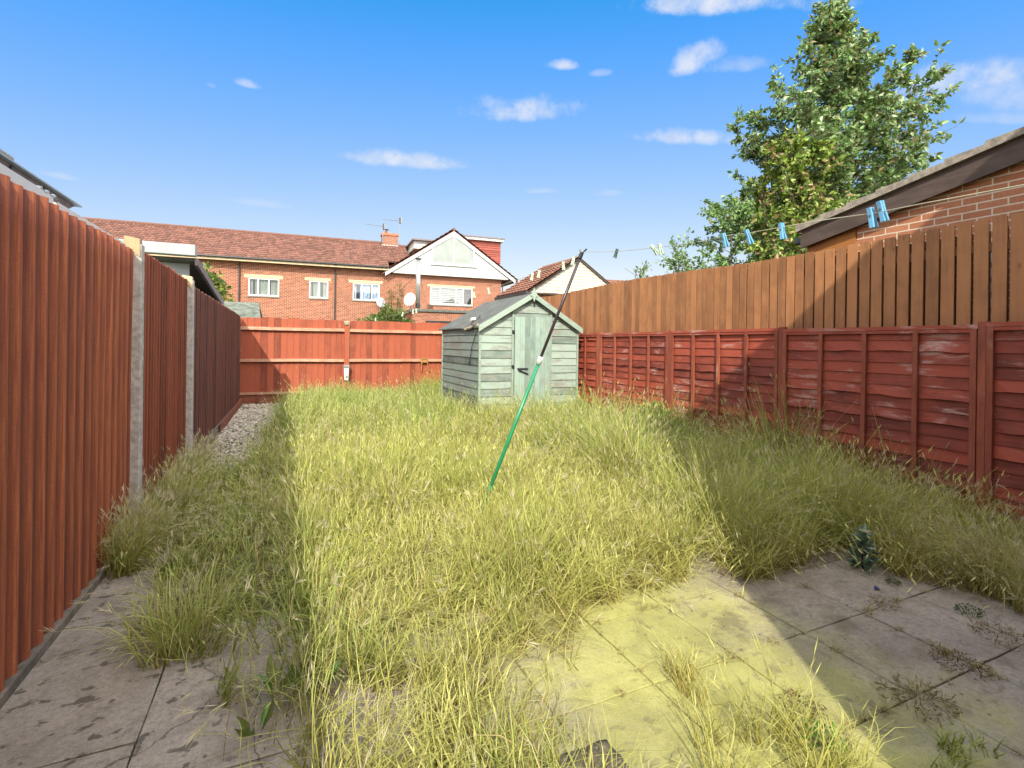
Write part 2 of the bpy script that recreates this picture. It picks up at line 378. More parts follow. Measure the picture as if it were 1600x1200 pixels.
# ================================================================== SETTING
g = MB()
g.face([(-400,-300,-.06),(400,-300,-.06),(400,600,-.06),(-400,600,-.06)]); tag(g.build('ground', 'far_ground'), kind='structure')
def soil():
    nx, ny = 70, 150; vs = []; fs = []
    for j in range(ny+1):
        for i in range(nx+1):
            x = -1.6+7.2*i/nx; y = -1.+15.*j/ny
            vs.append((x, y, -.035 + .03*rough(x, y, 2.3, 3) + .012*rough(x, y, 9, 5) + .05*max(0, min(1, (y-3)/2))))
    for j in range(ny):
        for i in range(nx): a = j*(nx+1)+i; fs.append((a, a+1, a+nx+2, a+nx+1))
    m = MB(); m.add(vs, fs, .5); tag(m.build('yard_soil', 'soil', smooth=True), kind='structure')
soil()
def patio():
    m = MB(); S = .516
    cells = [(1.565+i*S, 1.278+j*.53, S, .53) for i in range(-2, 8) for j in range(-5, 4)]
    cells += [(-1.53, .22+1.06*j, 1.03, 1.06) for j in range(-1, 4)]+[(-.5, -.05+1.06*j, 1.03, 1.06) for j in range(-1, 3)]
    for (x0, y0, sw, sh) in cells:
        if x0+sw > 5.45: continue
        for _ in (0,):
            big = sw > .6
            g_ = .003+.002*random.random(); dz = random.uniform(-.0015, .0015); tx = random.uniform(-.0012, .0012); ty = random.uniform(-.0012, .0012)
            a, b, c, d = x0+g_, x0+sw-g_, y0+g_, y0+sh-g_
            r = random.random(); bv = .003; n = 5; vs = []; fs = []
            # slightly ragged edge outline
            ring = []
            for e in range(4):
                for k in range(n):
                    tt = k/n
                    p = [(a+(b-a)*tt, c), (b, c+(d-c)*tt), (b-(b-a)*tt, d), (a, d-(d-c)*tt)][e]
                    ring.append((p[0]+random.uniform(-.003, .003), p[1]+random.uniform(-.003, .003)))
            N = len(ring); cx, cy = (a+b)/2, (c+d)/2
            for (x, y) in ring: vs.append((x, y, -.04))
            for (x, y) in ring: vs.append((x, y, -bv+dz+tx*(x-cx)*4+ty*(y-cy)*4))
            for (x, y) in ring: vs.append((cx+(x-cx)*.988, cy+(y-cy)*.988, dz+tx*(x-cx)*4+ty*(y-cy)*4))
            for k in range(N):
                k2 = (k+1) % N; fs += [(k, k2, N+k2, N+k), (N+k, N+k2, 2*N+k2, 2*N+k)]
            fs.append(tuple(range(2*N, 3*N)))
            m.add(vs, fs, r)
    for k in range(12):      # the left strip by the fence runs on as a concrete path
        y0 = 3.93+k*.2
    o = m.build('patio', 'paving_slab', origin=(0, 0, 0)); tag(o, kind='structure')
    p = MB(); vs = []; fs = []; nx, ny = 8, 30
    for j in range(ny+1):
        for i in range(nx+1):
            x = -1.12+.62*i/nx; y = 3.93+2.7*j/ny; vs.append((x+(.05*rough(y, 3, 2) if i == nx else 0), y, .004*rough(x, y, 5)))
    for j in range(ny):
        for i in range(nx): a_ = j*(nx+1)+i; fs.append((a_, a_+1, a_+nx+2, a_+nx+1))
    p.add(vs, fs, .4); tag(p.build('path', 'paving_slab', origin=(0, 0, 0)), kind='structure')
patio()
def gravel():
    m = MB()
    for k in range(5200):
        y = 6.3+7.1*random.random()**.9; w = .75 if y < 12.4 else 1.6
        x = -1.05+(y-1)*.0112+.03+w*random.random()
        s = random.uniform(.012, .03)*(1+.02*y); z = .035+.012*random.random()
        a = random.random()*6.28; ca, sa = math.cos(a), math.sin(a); t = random.uniform(-.4, .4)
        pts = []
        for (u, v, h) in ((1,0,0),(0,.7,.1),(-1,0,0),(0,-.7,-.1)): pts.append((x+s*(u*ca-v*sa), y+s*(u*sa+v*ca), z+s*(h+t*u*.5)))
        top = (x, y, z+s*.45)
        m.add(pts+[top], [(0,1,4),(1,2,4),(2,3,4),(3,0,4)])
    mt, t, p = new_mat('gravel'); setp(t, p, Base_Color=t.mix(rnd(t), (.16,.13,.10), (.55,.48,.40)), Roughness=.9)
    tag(m.build('gravel', 'gravel', origin=(0, 0, 0)), kind='stuff')
gravel()

# ================================================================== LEFT FENCE
def lx(y): return -1.09+(y-1)*.0112
def left_fence():
    root = thing('board_fence', (lx(7), 7, 0), 'tall rust-red fence along the left with grey concrete posts and ribbed nearest panel', 'fence')
    tops = {0: (2.235, 2.235), 1: (2.27, 2.25), 2: (2.21, 2.13)}
    # ribbed near panel: each board cupped, about 12 cm wide
    m = MB(); P = .124; y = -1.2
    vs = []; rr = []; cols = []
    while y < 4.66:
        for k in range(8):
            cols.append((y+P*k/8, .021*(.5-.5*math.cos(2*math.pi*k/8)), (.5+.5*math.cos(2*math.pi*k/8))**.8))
        y += P
    nz = 14; top = 2.235; jit = {}
    for i, (yy, dx, vl) in enumerate(cols):
        b = i//8; jt = jit.setdefault(b, (random.uniform(-.008, .008), random.uniform(-.003, .003), random.uniform(-.12, .12)))
        for j in range(nz+1):
            z = .03+(top-.03+jt[0])*j/nz
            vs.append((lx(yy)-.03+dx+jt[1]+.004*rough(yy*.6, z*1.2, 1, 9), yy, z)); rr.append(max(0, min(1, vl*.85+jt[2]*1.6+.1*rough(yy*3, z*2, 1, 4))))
    fs = []; n1 = nz+1
    for i in range(len(cols)-1):
        for j in range(nz): a = i*n1+j; fs.append((a, a+n1, a+n1+1, a+1))
    nb = len(vs); vs += [(x-.02, yy, z) for (x, yy, z) in vs]; rr += rr
    for i in range(len(cols)-1):
        a = i*n1+nz; fs.append((a, a+n1, a+n1+nb, a+nb)); 
        for j in range(nz): a = i*n1+j+nb; fs.append((a+1, a+n1+1, a+n1, a))
    m.add(vs, fs, .5); m.r = rr
    m.build('fence_panel', 'left_corrugated', root, smooth=True, uvax='y')['label'] = 'ribbed rust-orange panel'
    # two further panels of narrow upright boards
    for idx, (y0, y1, w, rh) in enumerate(((4.785, 6.86, .1, 0), (6.985, 13.42, .15, 0))):
        m = MB(); y = y0; k = 0; z0t, z1t = tops[idx+1]
        while y < y1-.01:
            ye = min(y+w, y1); t = (y-y0)/(y1-y0); tp = z0t+(z1t-z0t)*t+random.uniform(-.012, .012)
            X = lx(y)-.022; th = .018; gap = .0015 if random.random() > .12 else .006
            # feather-edge: thick edge overlaps the next
            m.hexa([(X-.01,y,.1),(X+th+random.uniform(0,.004),y,.1),(X+.006,ye-gap,.1),(X-.01,ye-gap,.1),
                    (X-.01,y,tp),(X+th,y,tp),(X+.006,ye-gap,tp),(X-.01,ye-gap,tp)])
            y = ye; k += 1
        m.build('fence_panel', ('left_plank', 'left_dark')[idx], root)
    for (y0, y1) in ((-1.2, 4.66), (4.785, 6.86), (6.985, 9.2), (9.21, 13.42)):
        m = MB(); X0, X1 = lx(y0), lx(y1)
        m.hexa([(X0-.05,y0,-.05),(X0+.012,y0,-.05),(X1+.012,y1,-.05),(X1-.05,y1,-.05),(X0-.05,y0,.14 if y0 > 4.7 else .045),(X0+.012,y0,.14 if y0 > 4.7 else .045),(X1+.012,y1,.14 if y0 > 4.7 else .045),(X1-.05,y1,.14 if y0 > 4.7 else .045)])
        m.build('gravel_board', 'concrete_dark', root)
    for (y, h) in ((4.72, 2.30), (6.925, 2.27)):
        m = MB(); X = lx(y)
        m.hexa([(X-.07,y-.055,-.05),(X+.045,y-.05,-.05),(X+.045,y+.05,-.05),(X-.07,y+.055,-.05),(X-.065,y-.052,h-.02),(X+.04,y-.045,h-.02),(X+.04,y+.045,h-.02),(X-.065,y+.052,h-.02)])
        p = m.build('fence_post', 'concrete', root, bevel=.008)
        c = MB(); c.hexa([(X-.075,y-.058,h-.02),(X+.03,y-.055,h-.12),(X+.03,y+.035,h-.12),(X-.075,y+.05,h-.02),(X-.07,y-.055,h+.035),(X+.025,y-.05,h+.02),(X+.025,y+.03,h+.02),(X-.07,y+.045,h+.035)])
        c.build('post_cap', 'post_wood', p)
    # loose rail lying at the foot of the far end
    m = MB(); m.bar((lx(9.6)+.05, 9.5, .10), (lx(13)+.05, 13.3, .14), .03, .13); m.build('kick_board', 'left_plank', root)
left_fence()

# ================================================================== REAR FENCE
def rear_fence():
    root = thing('board_fence', (1.44, 13.5, 0), 'red feather-edge fence across the end of the garden with two pale rails', 'fence')
    Y = 13.5
    for (x0, x1) in ((-.96, 1.39), (1.52, 5.36)):
        m = MB(); x = x0
        while x < x1-.01:
            w = .145*random.uniform(.93, 1.05); xe = min(x+w, x1); tp = 2.11+random.uniform(-.01, .008)
            m.hexa([(x,Y-.004,.29),(xe,Y-.016-random.uniform(0,.005),.29),(xe,Y+.01,.29),(x,Y+.01,.29),(x,Y-.004,tp),(xe,Y-.018,tp),(xe,Y+.01,tp),(x,Y+.01,tp)])
            x = xe
        m.build('fence_panel', 'rear_board', root)
        for z, h in ((1.85, .075), (1.08, .07)):
            r = MB(); n = 14; L = x1-x0
            for k in range(n):
                a, b = x0+L*k/n, x0+L*(k+1)/n; za = z+.008*rough(a, z, 1.2); zb = z+.008*rough(b, z, 1.2)
                r.hexa([(a,Y-.085,za-h/2),(b,Y-.085,zb-h/2),(b,Y-.012,zb-h/2),(a,Y-.012,za-h/2),(a,Y-.07,za+h/2),(b,Y-.07,zb+h/2),(b,Y-.012,zb+h/2),(a,Y-.012,za+h/2)], .5)
            r.build('rail', 'rear_rail', root)
        r = MB(); r.box(x0, x1, Y-.05, Y+.0, .255, .31); r.build('rail', 'rear_rail', root)
        r = MB(); r.box(x0, x1, Y-.02, Y+.01, -.05, .25)
        x = x0+.4
        while x < x1: r.box(x, x+.06, Y-.045, Y-.022, -.05, .25); x += .62
        r.build('kick_board', 'left_plank', root)
    m = MB(); m.box(1.39, 1.49, Y-.10, Y+.02, -.05, 2.10); p = m.build('fence_post', 'rear_board', root, bevel=.005)
    b = MB(); b.box(1.383, 1.497, Y-.115, Y+.03, 2.05, 2.085)
    b.tube([(1.38+.12*k/14, Y-.125-.01*math.sin(k*2.2), 2.02+.03*math.sin(k*1.7)) for k in range(15)], .008, 6)
    b.build('rope_binding', 'rope', p)
    # box fixed on the post
    bx = thing('socket_box', (1.44, Y-.13, .57), 'small weathered white box with grey lid fixed to the rear fence post', 'box')
    m = MB(); m.hexa([(1.395,Y-.17,.57),(1.485,Y-.17,.57),(1.485,Y-.102,.57),(1.395,Y-.102,.57),(1.375,Y-.18,.90),(1.505,Y-.18,.90),(1.505,Y-.102,.90),(1.375,Y-.102,.90)]); m.build('housing', 'white_plastic', bx, bevel=.01)
    m = MB(); m.hexa([(1.36,Y-.20,.902),(1.52,Y-.20,.902),(1.52,Y-.102,.902),(1.36,Y-.102,.902),(1.375,Y-.19,.95),(1.505,Y-.19,.95),(1.505,Y-.102,.97),(1.375,Y-.102,.97)]); m.build('lid', 'grey_sill', bx, bevel=.005)
    m = MB(); m.tube([(1.44,Y-.172,.67),(1.44,Y-.20,.67)], .022, 12); m.build('knob', 'dull_metal', bx)
    br = MB()
    br.tube([(3.40,Y-.1,.80),(3.40,Y-.12,1.0),(3.40,Y-.11,1.13),(3.55,Y-.11,1.13),(3.56,Y-.12,1.0),(3.60,Y-.1,.80)], .014, 6)
    br.box(3.38, 3.58, Y-.105, Y-.086, 1.02, 1.14)
    tag(br.build('bracket', 'rust'), 'rusty hooked metal bracket hanging on the lower rail of the rear fence', 'bracket')
rear_fence()

# ================================================================== RED LAP FENCE (right)
def lap_fence():
    X = 5.37
    root = thing('lap_fence', (X, 6, 0), 'low red lap-panel fence on the right, paint faded pale near its foot', 'fence')
    posts = [-1.57, .30, 2.16, 4.03, 5.90, 7.77, 9.64, 11.5, 13.37]
    for i in range(len(posts)-1):
        y0, y1 = posts[i]+.055, posts[i+1]-.01; top = 1.775+random.uniform(-.012, .012)
        m = MB(); bh = .108; z = .02; k = 0; n = 12
        while z < top-.03:
            zt = min(z+bh*1.16, top-.012); r = random.random(); amp = random.choice((.2, .3, .5, 1.0, 1.9))*.012; ph = random.random()*9
            vs = []; fs = []
            for q in range(n+1):
                t = q/n; y = y0+(y1-y0)*t; seg = abs(math.sin(math.pi*4*t))
                zb = z+amp*seg*.55*(1 if noise.noise(Vector((t*5, ph, 0))) > -.1 else -.4)+.003*rough(y*3, z*9, 1)
                out = .014+amp*seg*1.0
                vs += [(X-out, y, zb), (X-.002, y, zt), (X+.006, y, zt), (X-out+.009, y, zb)]
            for q in range(n):
                a = q*4; fs += [(a, a+1, a+5, a+4), (a+3, a, a+4, a+7), (a+1, a+2, a+6, a+5), (a+2, a+3, a+7, a+6)]
            m.add(vs, fs, r); z += bh; k += 1
        m.build('fence_panel', 'red_lap', root, uvax='y')
        b = MB()
        for q in (0, .25, .5, .75, 1):
            yc = y0+(y1-y0)*q; w = .02 if q in (.25, .5, .75) else .022
            yc = min(max(yc, y0+w), y1-w); lean = random.uniform(-.006, .006)
            b.hexa([(X-.056,yc-w+lean,.0),(X-.026,yc-w+lean,.0),(X-.026,yc+w+lean,.0),(X-.056,yc+w+lean,.0),(X-.05,yc-w,top-.03),(X-.024,yc-w,top-.03),(X-.024,yc+w,top-.03),(X-.05,yc+w,top-.03)])
        b.build('batten', 'red_batten', root)
        c = MB(); c.box(X-.052, X+.02, y0-.01, y1+.004, top-.029, top+.006, .9); c.box(X-.046, X-.02, y0, y1, top-.062, top-.031, .6)
        c.build('top_rail', 'red_lap', root)
    for y in posts:
        m = MB(); m.box(X-.045, X+.04, y-.006, y+.05, -.05, 1.80); m.build('fence_post', 'red_batten', root, bevel=.004)
lap_fence()

# ================================================================== BROWN PALING FENCE (right, behind)
def paling_fence():
    X = 5.52
    root = thing('paling_fence', (X, 6, 0), 'tall orange-brown paling fence rising behind the red lap fence', 'fence')
    m = MB(); y = -1.4; k = 0
    while y < 13.6:
        w = .1+random.uniform(-.002, .002); gap = .021 if y < 3.9 else .014 if y < 4.8 else .008
        tp = 2.68+.02*math.sin(y*1.1)+random.uniform(-.006, .006)+(.012 if y > 5 else 0); X1 = X+random.uniform(-.003, .003); ch = random.uniform(.003, .012); sl_ = random.uniform(-.004, .004)
        m.add([(X1,y,.0),(X1+.016,y,.0),(X1+.016,y+w,.0),(X1,y+w,.0),
               (X1,y+sl_,tp-ch),(X1+.016,y+sl_,tp-ch),(X1+.016,y+w+sl_,tp-ch),(X1,y+w+sl_,tp-ch),
               (X1,y+sl_+.014,tp),(X1+.016,y+sl_+.014,tp),(X1+.016,y+w+sl_-.014,tp),(X1,y+w+sl_-.014,tp)],
              [(3,2,1,0),(0,1,5,4),(1,2,6,5),(2,3,7,6),(3,0,4,7),(4,5,9,8),(6,7,11,10),(5,6,10,9),(7,4,8,11),(8,9,10,11)])
        y += w+gap; k += 1
    m.build('paling', 'brown_board', root)
    m = MB()
    for z in (.5, 1.3, 2.45): m.box(X+.018, X+.06, -1.4, 13.6, z-.04, z+.04)
    y = -1.45                                  # boards on the far face, seen as dark strips through the gaps
    m2 = MB()
    while y < 13.6:
        m2.box(X+.062, X+.078, y+.06, y+.153, 0, 2.6+random.uniform(-.01, .01)); y += .121*1.0 if y < 3.9 else .135
    m2.build('back_board', 'brown_rail', root)
    m.build('rail', 'brown_rail', root)
    for y in [-.9+2.4*i for i in range(7)]:
        p = MB(); p.box(X+.018, X+.11, y, y+.09, 0, 2.5); p.build('fence_post', 'brown_rail', root)
paling_fence()

# ================================================================== SHED
def shed():
    FX0, FX1, FY, BY, RX = 3.13, 5.14, 8.25, 10.5, 4.13
    ZB, ZE, ZR = .06, 1.86, 2.46
    root = thing('garden_shed', (RX, 9.4, 0), 'weathered pale green wooden shed with grey felt roof at the end of the garden', 'shed')
    def ztop(x): return ZE+(ZR-ZE)*(1-abs(x-RX)/((FX1-FX0)/2))
    m = MB(); z = ZB; bh = .138
    DX0, DX1, DZ = 3.785, 4.515, 2.085
    while z < ZR-.02:
        z1 = min(z+bh, ZR-.005)
        def span(zz):
            if zz <= ZE: return FX0+.02, FX1-.02
            t = (zz-ZE)/(ZR-ZE); h = (FX1-FX0)/2*(1-t); return RX-h+.02, RX+h-.02
        a0, a1 = span(z); b0, b1 = span(z1)
        if b1-b0 < .02: b0, b1 = RX-.01, RX+.01
        segs = [(a0, a1, b0, b1)]
        if z1 <= DZ: segs = [(a0, DX0, b0, DX0), (DX1, a1, DX1, b1)]
        for (p0, p1, q0, q1) in segs:
            r = random.random(); n = 6; vs = []; fs = []
            for k in range(n+1):
                t = k/n; xb = p0+(p1-p0)*t; xt = q0+(q1-q0)*t; w = .003*rough(xb*3, z*7, 1)
                vs += [(xb, FY-.018+w, z+.002*rough(xb*4, z*5, 1)), (xt, FY-.002, z1), (xt, FY+.012, z1), (xb, FY+.012, z)]
            for k in range(n): a = k*4; fs += [(a, a+4, a+5, a+1), (a+3, a+7, a+4, a), (a+1, a+5, a+6, a+2)]
            m.add(vs, fs, r)
        z += bh
    m.build('front_wall', 'shed_lap', root, uvax='x')
    m = MB(); z = ZB
    while z < ZE-.02:
        z1 = min(z+bh, ZE-.003); n = 7; vs = []; fs = []
        for k in range(n+1):
            y = BY-.02-(BY-FY-.04)*k/n; sag = .02*rough(y, z, .9)*(1 if z > .8 else 0); w = .004*rough(y*3, z*7, 1)
            vs += [(FX0-.018+w, y, z+sag*.3), (FX0-.002, y, z1), (FX0+.012, y, z1), (FX0+.012, y, z)]
        for k in range(n): a = k*4; fs += [(a, a+4, a+5, a+1), (a+3, a+7, a+4, a)]
        m.add(vs, fs); z += bh
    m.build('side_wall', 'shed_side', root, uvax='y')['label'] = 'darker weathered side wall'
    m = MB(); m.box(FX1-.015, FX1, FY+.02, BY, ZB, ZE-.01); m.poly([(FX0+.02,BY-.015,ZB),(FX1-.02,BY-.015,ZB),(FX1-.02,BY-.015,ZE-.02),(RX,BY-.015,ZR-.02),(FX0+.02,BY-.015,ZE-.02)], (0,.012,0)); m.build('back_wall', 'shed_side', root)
    m = MB()
    for (x, y) in ((FX0-.012, FY-.02), (FX1-.02, FY-.02), (FX0-.012, BY-.02)):
        m = MB(); m.box(x-.012, x+.026, y-.012, y+.022, ZB, ZE-.02); m.build('corner_trim', 'shed_trim', root)
    # roof boards with felt
    OV, S = .07, .61; zl = lambda x: ZR+.035-abs(x-RX)*(ZR-ZE)/((FX1-FX0)/2)
    for sgn in (-1, 1):
        xe = (FX0-.07) if sgn < 0 else (FX1+.05)
        m = MB(); n = 10; vs = []; fs = []
        ys = [FY-.09+(BY+.1-FY+.09)*k/n for k in range(n+1)]
        for k, y in enumerate(ys):
            for q in range(5):
                t = q/4; x = RX+(xe-RX)*t; zz = zl(x)+.004*rough(x*2, y*2, 1)
                if sgn < 0 and q == 4 and 1 < k < 4: zz -= .025
                vs.append((x, y, zz))
        nb = len(vs); vs += [(x, y, z-.022) for x, y, z in vs]
        for k in range(n):
            for q in range(4):
                a = k*5+q; f = (a, a+5, a+6, a+1) if sgn < 0 else (a, a+1, a+6, a+5); fs += [f, tuple(i+nb for i in f[::-1])]
        for k in range(n): a = k*5+4; fs.append((a, a+5, a+5+nb, a+nb) if sgn < 0 else (a+nb, a+5+nb, a+5, a))
        for q in range(4): fs += [(q, q+1, q+1+nb, q+nb), (n*5+q+nb, n*5+q+1+nb, n*5+q+1, n*5+q)]
        m.add(vs, fs, .5); m.build('roof', 'felt', root)
    m = MB()
    for sgn, xe in ((-1, FX0-.06), (1, FX1+.05)):
        ze = zl(xe)
        m.poly([(RX,FY-.112,ZR+.045),(RX,FY-.112,ZR-.055),(xe,FY-.112,ze-.095),(xe,FY-.112,ze+.01)][::sgn], (0,.02,0))
    m.build('bargeboard', 'shed_trim', root)
    m = MB(); c = (RX, FY-.114, ZR+.0)
    m.poly([(RX,c[1],ZR+.13),(RX+.035,c[1],ZR+.055),(RX+.07,c[1],ZR-.01),(RX+.035,c[1],ZR-.04),(RX,c[1],ZR-.13),(RX-.035,c[1],ZR-.04),(RX-.07,c[1],ZR-.01),(RX-.035,c[1],ZR+.055)], (0,-.018,0)); m.build('finial', 'shed_trim', root)
    # dark gap behind door, frame and door
    m = MB(); m.box(DX0-.01, DX1+.01, FY+.0, FY+.012, ZB, DZ+.045); m.build('door_opening', 'dark_room', root)
    m = MB(); m.box(DX1+.002, DX1+.045, FY-.034, FY-.019, ZB, DZ+.03); m.box(DX0-.045, DX0-.004, FY-.032, FY-.019, ZB, DZ+.03); m.build('door_frame', 'shed_trim', root)
    m = MB(); x = DX0+.004; nb = 7; w = (DX1-DX0-.008)/nb
    for k in range(nb):
        m.box(x+.0015, x+w-.0015, FY-.05, FY-.03+.001*k, ZB+.0, DZ-.035+.02*(k/nb)); x += w
    d = m.build('door', 'shed_door', root)
    h = MB(); h.box(3.845, 4.06, FY-.058, FY-.051, 1.085, 1.12); h.add([(3.86,FY-.058,1.10),(4.06,FY-.058,1.02),(4.06,FY-.058,1.0),(3.86,FY-.058,1.07),(3.86,FY-.075,1.10),(4.06,FY-.075,1.02),(4.06,FY-.075,1.0),(3.86,FY-.075,1.07)],[(0,1,2,3),(7,6,5,4),(0,4,5,1),(1,5,6,2),(2,6,7,3),(3,7,4,0)])
    h.build('hasp', 'black_plastic', d)
    for z in (1.15, 1.78):
        h = MB(); h.box(3.735, 3.785, FY-.055, FY-.035, z-.025, z+.025); h.tube([(3.755,FY-.06,z-.02),(3.755,FY-.06,z+.02)], .012, 8); h.build('hinge', 'black_plastic', root)
    # broken eave batten and loose cable
    m = MB(); m.bar((FX0-.06, FY+.62, ZE-.04), (FX0-.02, FY+.05, ZE+.03), .03, .035); m.build('eave_batten', 'post_wood', root)
    cb = MB()
    cb.tube([(3.36,8.9,2.085),(3.30,8.7,2.07),(3.24,8.55,2.04),(3.18,8.45,2.01),(3.05,8.4,1.94),(3.02,8.42,1.90),(3.06,8.37,1.87),(3.09,8.34,1.75),(3.075,8.5,1.5),(3.08,8.62,1.25),(3.095,8.68,1.15)], .008, 6)
    tag(cb.build('loose_cable', 'black_plastic'), 'thin black cable hanging off the shed roof down its side wall', 'cable')
    fl = MB(); fl.box(2.98, 3.04, 8.28, 8.36, 1.945, 2.0); fl.tube([(2.97,8.27,1.975),(3.05,8.27,1.99)], .03, 10)
    tag(fl.build('floodlight', 'white_plastic'), 'tiny white and black lamp at the front corner of the shed roof', 'lamp')
shed()

# ================================================================== CLOTHES PROP, LINE, PEGS
def prop():
    b = Vector((1.40, 3.81, .0)); j = Vector((1.87, 3.57, 1.42)); tp = Vector((2.15, 3.42, 2.265))
    root = thing('clothes_prop', b, 'leaning clothes prop, green below and dark above, standing in the grass', 'clothes prop')
    m = MB(); m.tube([b, b+(j-b)*.5, j], [.0155, .0155, .015], 14); m.build('lower_tube', 'green_tube', root, smooth=True)
    m = MB(); m.tube([j, tp], [.012, .012], 12); m.build('upper_tube', 'dark_tube', root, smooth=True)
    d = (tp-j).normalized(); m = MB(); m.tube([j-d*.03, j+d*.035], .02, 14); m.build('collar', 'white_plastic', root, smooth=True)
    m = MB(); m.tube([tp-d*.02, tp+d*.03], .017, 10); m.tube([tp+d*.02, tp+d*.06+Vector((.02,-.02,0))], .007, 6); m.tube([tp+d*.02, tp+d*.06-Vector((.02,-.02,0))], .007, 6); m.build('fork', 'black_plastic', root)
    m = MB(); q = b+(j-b)*.27; m.tube([q-(j-b)*.01, q+(j-b)*.01], .024, 12); m.build('clip', 'green_tube', root)
    A = tp+d*.035
    right = [(2.01,2.75,2.18),(1.91,2.25,2.11),(1.83,1.81,2.06),(1.79,1.65,2.05),(1.76,1.5,2.03),(1.72,1.29,2.01),(1.68,1.09,1.99),(1.65,.94,1.97),(1.62,.8,1.96),(1.57,.57,1.94),(1.45,0,1.93),(1.25,-.9,2.0)]
    left = [(2.13,3.66,2.235),(2.10,4.11,2.205),(2.03,5.11,2.15),(2.0,5.49,2.135),(1.85,7.68,2.065),(1.8,8.41,2.045),(1.66,10.31,2.03),(1.44,13.4,2.065)]
    m = MB(); m.tube([right[-1]]+[Vector(p) for p in right[-2::-1]]+[A]+[Vector(p) for p in left], .0017, 6)
    tag(m.build('washing_line', 'rope'), 'thin washing line sagging from the prop to the rear fence post', 'washing line')
    def peg(p, along, mat, label, grp, tilt=0., size=.078, spring=True, roll_=0.):
        p = Vector(p); al = Vector(along).normalized(); sd = al.cross(Vector((0,0,1))).normalized()
        rt = Matrix.Rotation(tilt, 3, al) @ Matrix.Rotation(roll_, 3, sd)
        dn = rt @ Vector((0,0,-1)); sd2 = rt @ sd; al2 = rt @ al
        t = thing('clothes_peg', p, label, 'clothes peg', grp)
        for s in (-1, 1):
            m = MB(); a = p-dn*size*.28+sd2*s*size*.085; c = p+dn*size*.12+sd2*s*size*.075; e = p+dn*size*.72+sd2*s*size*.13
            w = size*.12
            m.obox((a+c)/2, (c-a)/2, al2*w/1.2, sd2*size*.06); m.obox((c+e)/2, (e-c)/2*1.05, al2*w/1.2, sd2*size*.055)
            m.build('leg', mat, t)
        if spring:
            m = MB(); m.tube([p+dn*size*.14-sd2*size*.16, p+dn*size*.14+sd2*size*.16], size*.06, 8); m.build('spring', 'dull_metal', t)
    dl = (-.1, -1, 0)
    G1 = 'pale pegs on the line towards the rear fence'; G2 = 'blue pegs on the near line'; G3 = 'pegs on the line over the right-hand sky'
    bl = [((1.79,1.65,2.045),'blue peg furthest from the garage wall, leftmost of the blue ones', .25),((1.76,1.5,2.028),'blue peg second from the left, leaning, in front of the leafy shrub', .35),
          ((1.72,1.31,2.01),'blue peg hanging in front of the shrub just left of the garage roof corner', .1),((1.65,.95,1.972),'big near blue peg, paler and lower of the pair over the brick wall', .12),((1.647,.92,1.985),'big near blue peg, brighter and higher of the pair over the brick wall', .2)]
    for p, l, tl in bl: peg(p, dl, 'blue_peg', l, G2, tl, .062, True, .12)
    bl2 = [((2.01,2.75,2.18),'dark_peg','dark green peg just right of the prop tip against the sky',-.3),((1.91,2.27,2.115),'pale_peg','pale green peg tilted on the line between sky pegs',.8),((1.90,2.2,2.107),'pale_peg','smaller pale peg beside the tilted one over the right sky',.3),
           ((1.84,1.86,2.07),'dark_peg','black peg lying almost flat along the line over the right sky',1.25),((1.815,1.73,2.055),'dark_peg','short dark peg next to the flat black one, by the shrub edge',1.35)]
    for p, mt_, l, tl in bl2: peg(p, dl, mt_, l, G3, tl, .06, False)
    gl = [((2.145,3.52,2.255),'pale peg closest to the tip of the prop'),((2.13,3.66,2.235),'pale peg just left of the prop tip over the house roof ridge'),((2.105,4.05,2.21),'right one of two pale pegs over the brown roof slope'),((2.10,4.18,2.20),'left one of two pale pegs over the brown roof slope'),
          ((2.03,5.11,2.15),'pale peg over the brick beside the four-pane window, right one'),((2.0,5.49,2.135),'pale peg next to the edge of the four-pane window'),((1.85,7.68,2.065),'pale peg in front of the flue foot above the extension'),
          ((1.84,7.85,2.062),'second pale peg bunched at the flue foot'),((1.8,8.41,2.045),'pale peg over the dark green bush'),((1.66,10.31,2.03),'pale peg at the low end of the line near the fence post')]
    for i, (p, l) in enumerate(gl): peg(p, (0, 1, 0), 'pale_peg', l, G1, random.uniform(-.25, .25), .068, i < 6)
prop()

